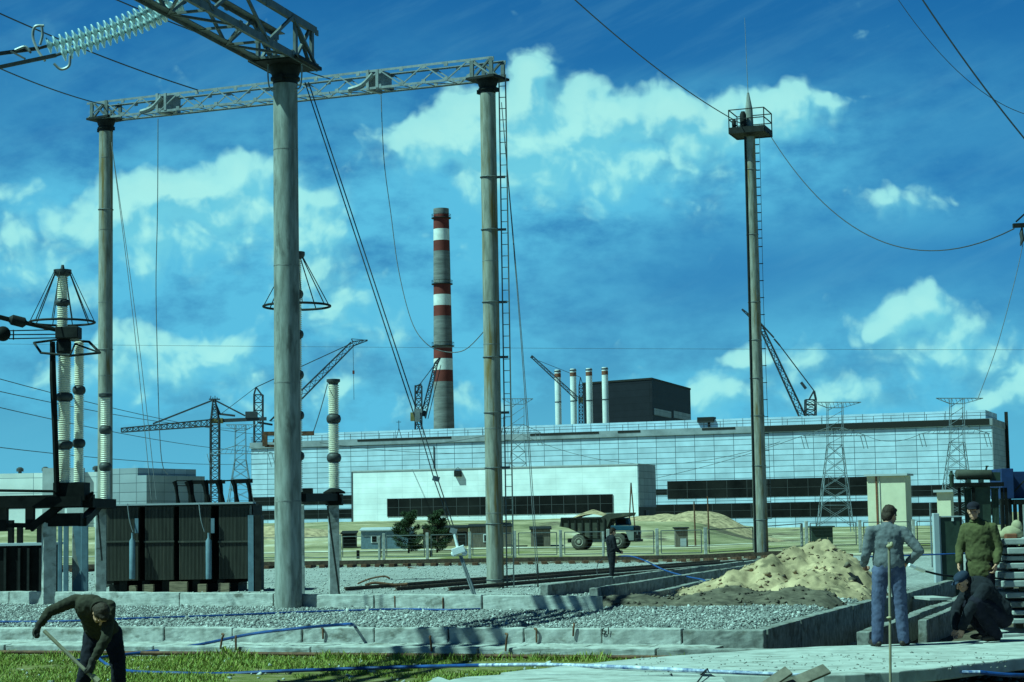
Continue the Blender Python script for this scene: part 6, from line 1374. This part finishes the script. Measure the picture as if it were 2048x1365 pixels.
    mb = MB(); mb.torus(J['neck'].lerp(hc, .1) + ax * .0, .07, .018, axis=tuple((hc - J['neck']).normalized()), n=20, m=8); bake(mb.build('collar', top, t, local=True), .008, 1)
    # trousers
    mb = MB(); mb.ell(pv + Vector((0, -.01, -.0)), [sx * .175, fw * .130, Vector((0, 0, .135)) if abs(ax.z) > .5 else ax * .15], 18, 12)
    for S_ in 'LR':
        mb.cap(J['h' + S_], J['k' + S_], .105 * loose, .080 * loose, 14); mb.cap(J['k' + S_], J['a' + S_] + Vector((0, 0, -.015)), .080 * loose, .068 * loose, 14)
    bake(mb.build('trousers', legs, t, local=True), .0125, 4, .024, .06)
    for S_ in 'LR':
        a = J['a' + S_]; td = J['t' + S_].normalized(); ts = td.cross(Vector((0, 0, 1))); mb = MB(); z = Vector((0, 0, 1))
        mb.cap(a + z * .05, a - z * .03, .055, .052); mb.ell(a + td * .08 - z * .055, [td * .155, ts * .050, z * .044], 16, 10); mb.ell(a - td * .02 - z * .06, [td * .07, ts * .042, z * .04]); bake(mb.build('boot', boots, t, local=True), .009, 1)
    hm = 'hair' if headwear in (None, 'hair') else 'headwear'
    mb = MB()
    if headwear in (None, 'hair'):
        mb.ell(F(0, -.022, .034), [side * .087, look * .098, upv * .102], 20, 14); mb.ell(F(0, -.055, -.02), [side * .078, look * .06, upv * .085], 16, 10); mb.ell(F(0, .045, .085), [side * .06, look * .045, upv * .035])
        o = bake(mb.build('hair', 'hair', t, local=True), .009, 1, .016, .03)
    else:
        o0 = MB(); o0.ell(F(0, -.022, .0), [side * .080, look * .086, upv * .10], 18, 12); bake(o0.build('hair', 'hair', t, local=True), .009, 1, .01, .03)
        mb.ell(F(0, -.008, .062), [side * .092, look * .112, upv * .070], 20, 12)
        if headwear == 'cap': mb.ell(F(0, .105, .045), [side * .065, look * .065, upv * .010], 16, 8)
        if headwear == 'brim': mb.ell(F(0, 0, .045), [side * .125, look * .14, upv * .012], 20, 8)
        bake(mb.build('cap', headm, t, local=True), .008, 1)
    return t
zS = .36
pA = G(1782, 1293, zS)
person('man in grey blue jacket and faded jeans standing with his back turned', pA, R(-3), dict(
    pelvis=(.01, 0, .97), chest=(.005, .03, 1.33), neck=(.02, .07, 1.48), head=(.055, .12, 1.615), look=(.75, .8, -.42), sL=(-.205, .0, 1.42), sR=(.205, .02, 1.41), eL=(-.27, .0, 1.14), eR=(.385, -.06, 1.17),
    wL=(-.28, .2, 1.0), wR=(.255, .12, 1.02), dL=(.2, 1, -.4), dR=(-.35, .85, -.25), nL=(1, 0, -.3), nR=(-.3, 0, -1), hL=(-.095, 0, .93), hR=(.105, 0, .93), kL=(-.135, .03, .52), kR=(.135, .02, .52), aL=(-.17, -.03, .10), aR=(.16, .03, .10), tL=(-.35, 1, 0), tR=(.55, 1, 0), curl=.75), loose=1.07)
pt = bpy.data.objects['person']
tl = thing('hose_lance', 'short lance with a pale sleeve held at the hip by the man in jeans', 'tool', P(1838, 1140, 24.2))
MB().path([P(1818, 1130, 24.15), P(1830, 1135, 24.2)], .022, 8).build('grip', 'white', tl, smooth=True); MB().path([P(1829, 1135, 24.2), P(1848, 1142, 24.3)], .026, 8).build('sleeve', 'porc', tl, smooth=True); MB().path(curve_pts([P(1847, 1142, 24.3), P(1880, 1150, 24.6), P(1905, 1153, 25)], 5), .014, 8).build('lance_tube', 'dark', tl, smooth=True)
pB = G(1966, 1262, zS)
person('man in a long olive coat and dark cap standing and looking toward the viewer', pB, R(152), dict(
    pelvis=(0, 0, .97), chest=(0, .02, 1.36), neck=(.03, .05, 1.51), head=(.045, .09, 1.655), look=(-.12, 1, -.12), eL=(-.26, -.02, 1.13), eR=(.27, .06, 1.14), wL=(-.25, .12, .92), wR=(.25, .20, .93), dR=(-.1, .4, -1), dL=(.1, .3, -1), curl=.55), top='olive', legs='blackcloth', headwear='cap', headm='blackcloth', coat=.06, loose=1.1)
pC = G(1968, 1284, zS)
person('crouching man in black clothes and a navy cap working at the trench edge', pC, R(106), dict(
    pelvis=(0, -.24, .33), chest=(.02, .02, .65), neck=(.03, .14, .745), head=(.03, .25, .765), look=(-.08, 1, -.62), sL=(-.19, .06, .66), sR=(.20, .06, .66), eL=(-.2, .30, .42), eR=(.18, .28, .40), wL=(-.1, .36, .18), wR=(.06, .36, .17), dL=(.1, .15, -1), dR=(0, .1, -1),
    hL=(-.10, -.22, .30), hR=(.10, -.22, .30), kL=(-.19, .20, .50), kR=(.19, .16, .46), aL=(-.14, -.08, .11), aR=(.15, -.14, .11), tL=(-.2, 1, 0), tR=(.25, 1, 0), curl=.7), top='navy', legs='blackcloth', headwear='cap', headm='capblue', loose=1.3)
gD = P(1224, 1163, 61.5); zD = gD.z
person('distant man in dark overalls on the trench wall holding a blue hose', (gD.x, gD.y, zD), R(-68), dict(
    chest=(0, -.03, 1.32), head=(0, .07, 1.62), look=(0, 1, -.35), eL=(-.22, .05, 1.1), eR=(.22, .05, 1.1), wL=(-.08, .33, .95), wR=(.08, .30, .93), dL=(.3, 1, -.2), dR=(-.3, 1, -.2), kL=(-.1, .05, .5), kR=(.1, -.02, .5), aL=(-.11, .04, .1), aR=(.11, -.08, .1), curl=1.0), top='navy', legs='navy', headwear='hair', scale=.955, loose=1.06)
pE = P(205, 1400, 22.0); pE.z = H(pE.x, pE.y)
person('bent over man in a dark brown jacket and gloves digging in the grass', pE, R(178), dict(
    pelvis=(.0, 0, .84), chest=(.03, .33, 1.10), neck=(-.06, .46, 1.13), head=(-.12, .58, 1.06), look=(-.1, .12, -1), sL=(-.165, .36, 1.13), sR=(.21, .36, 1.20), eL=(-.17, .52, .80), eR=(.47, .48, 1.09), wL=(-.02, .58, .52), wR=(.58, .54, .92), dL=(.25, .1, -1), dR=(.3, .1, -.9), nL=(.9, .2, .2), nR=(-.8, .3, -.2),
    hL=(-.11, 0, .82), hR=(.10, 0, .82), kL=(-.19, .06, .46), kR=(.16, .06, .46), aL=(-.19, .0, .1), aR=(.27, .0, .1), curl=1.15), top='browncloth', legs='blackcloth', headwear='hair', glove='glove', loose=1.08)
sh = thing('shovel', 'shovel with a pale wooden shaft gripped by the bent over man', 'shovel', P(190, 1370, 21.4))
MB().path([P(88, 1262, 21.46), P(140, 1312, 21.43), P(186, 1356, 21.4), P(200, 1372, 21.38)], .021, 8).build('shaft', 'pale_wood', sh, smooth=True)
MB().path([P(184, 1352, 21.4), P(197, 1364, 21.39)], .034, 8).build('wrapping', 'tarp', sh, smooth=True)
b = P(215, 1388, 21.37); mb = MB(); mb.prism([(b.x - .10, b.y - .01), (b.x + .10, b.y - .01), (b.x + .11, b.y + .01), (b.x - .11, b.y + .01)], b.z - .26, b.z + .04); mb.build('blade', 'galv', sh, bevel=.006)
pF = P(2003, 1250, 31.2); pF.z = H(pF.x, pF.y)
person('man in black mostly hidden behind the olive coat, beside the slab stack', pF, R(80), dict(wL=(-.2, .2, .95), wR=(.2, .2, .95), dL=(0, 1, -.4), dR=(0, 1, -.4)), top='blackcloth', legs='blackcloth', headwear='cap', headm='blackcloth', scale=.98)
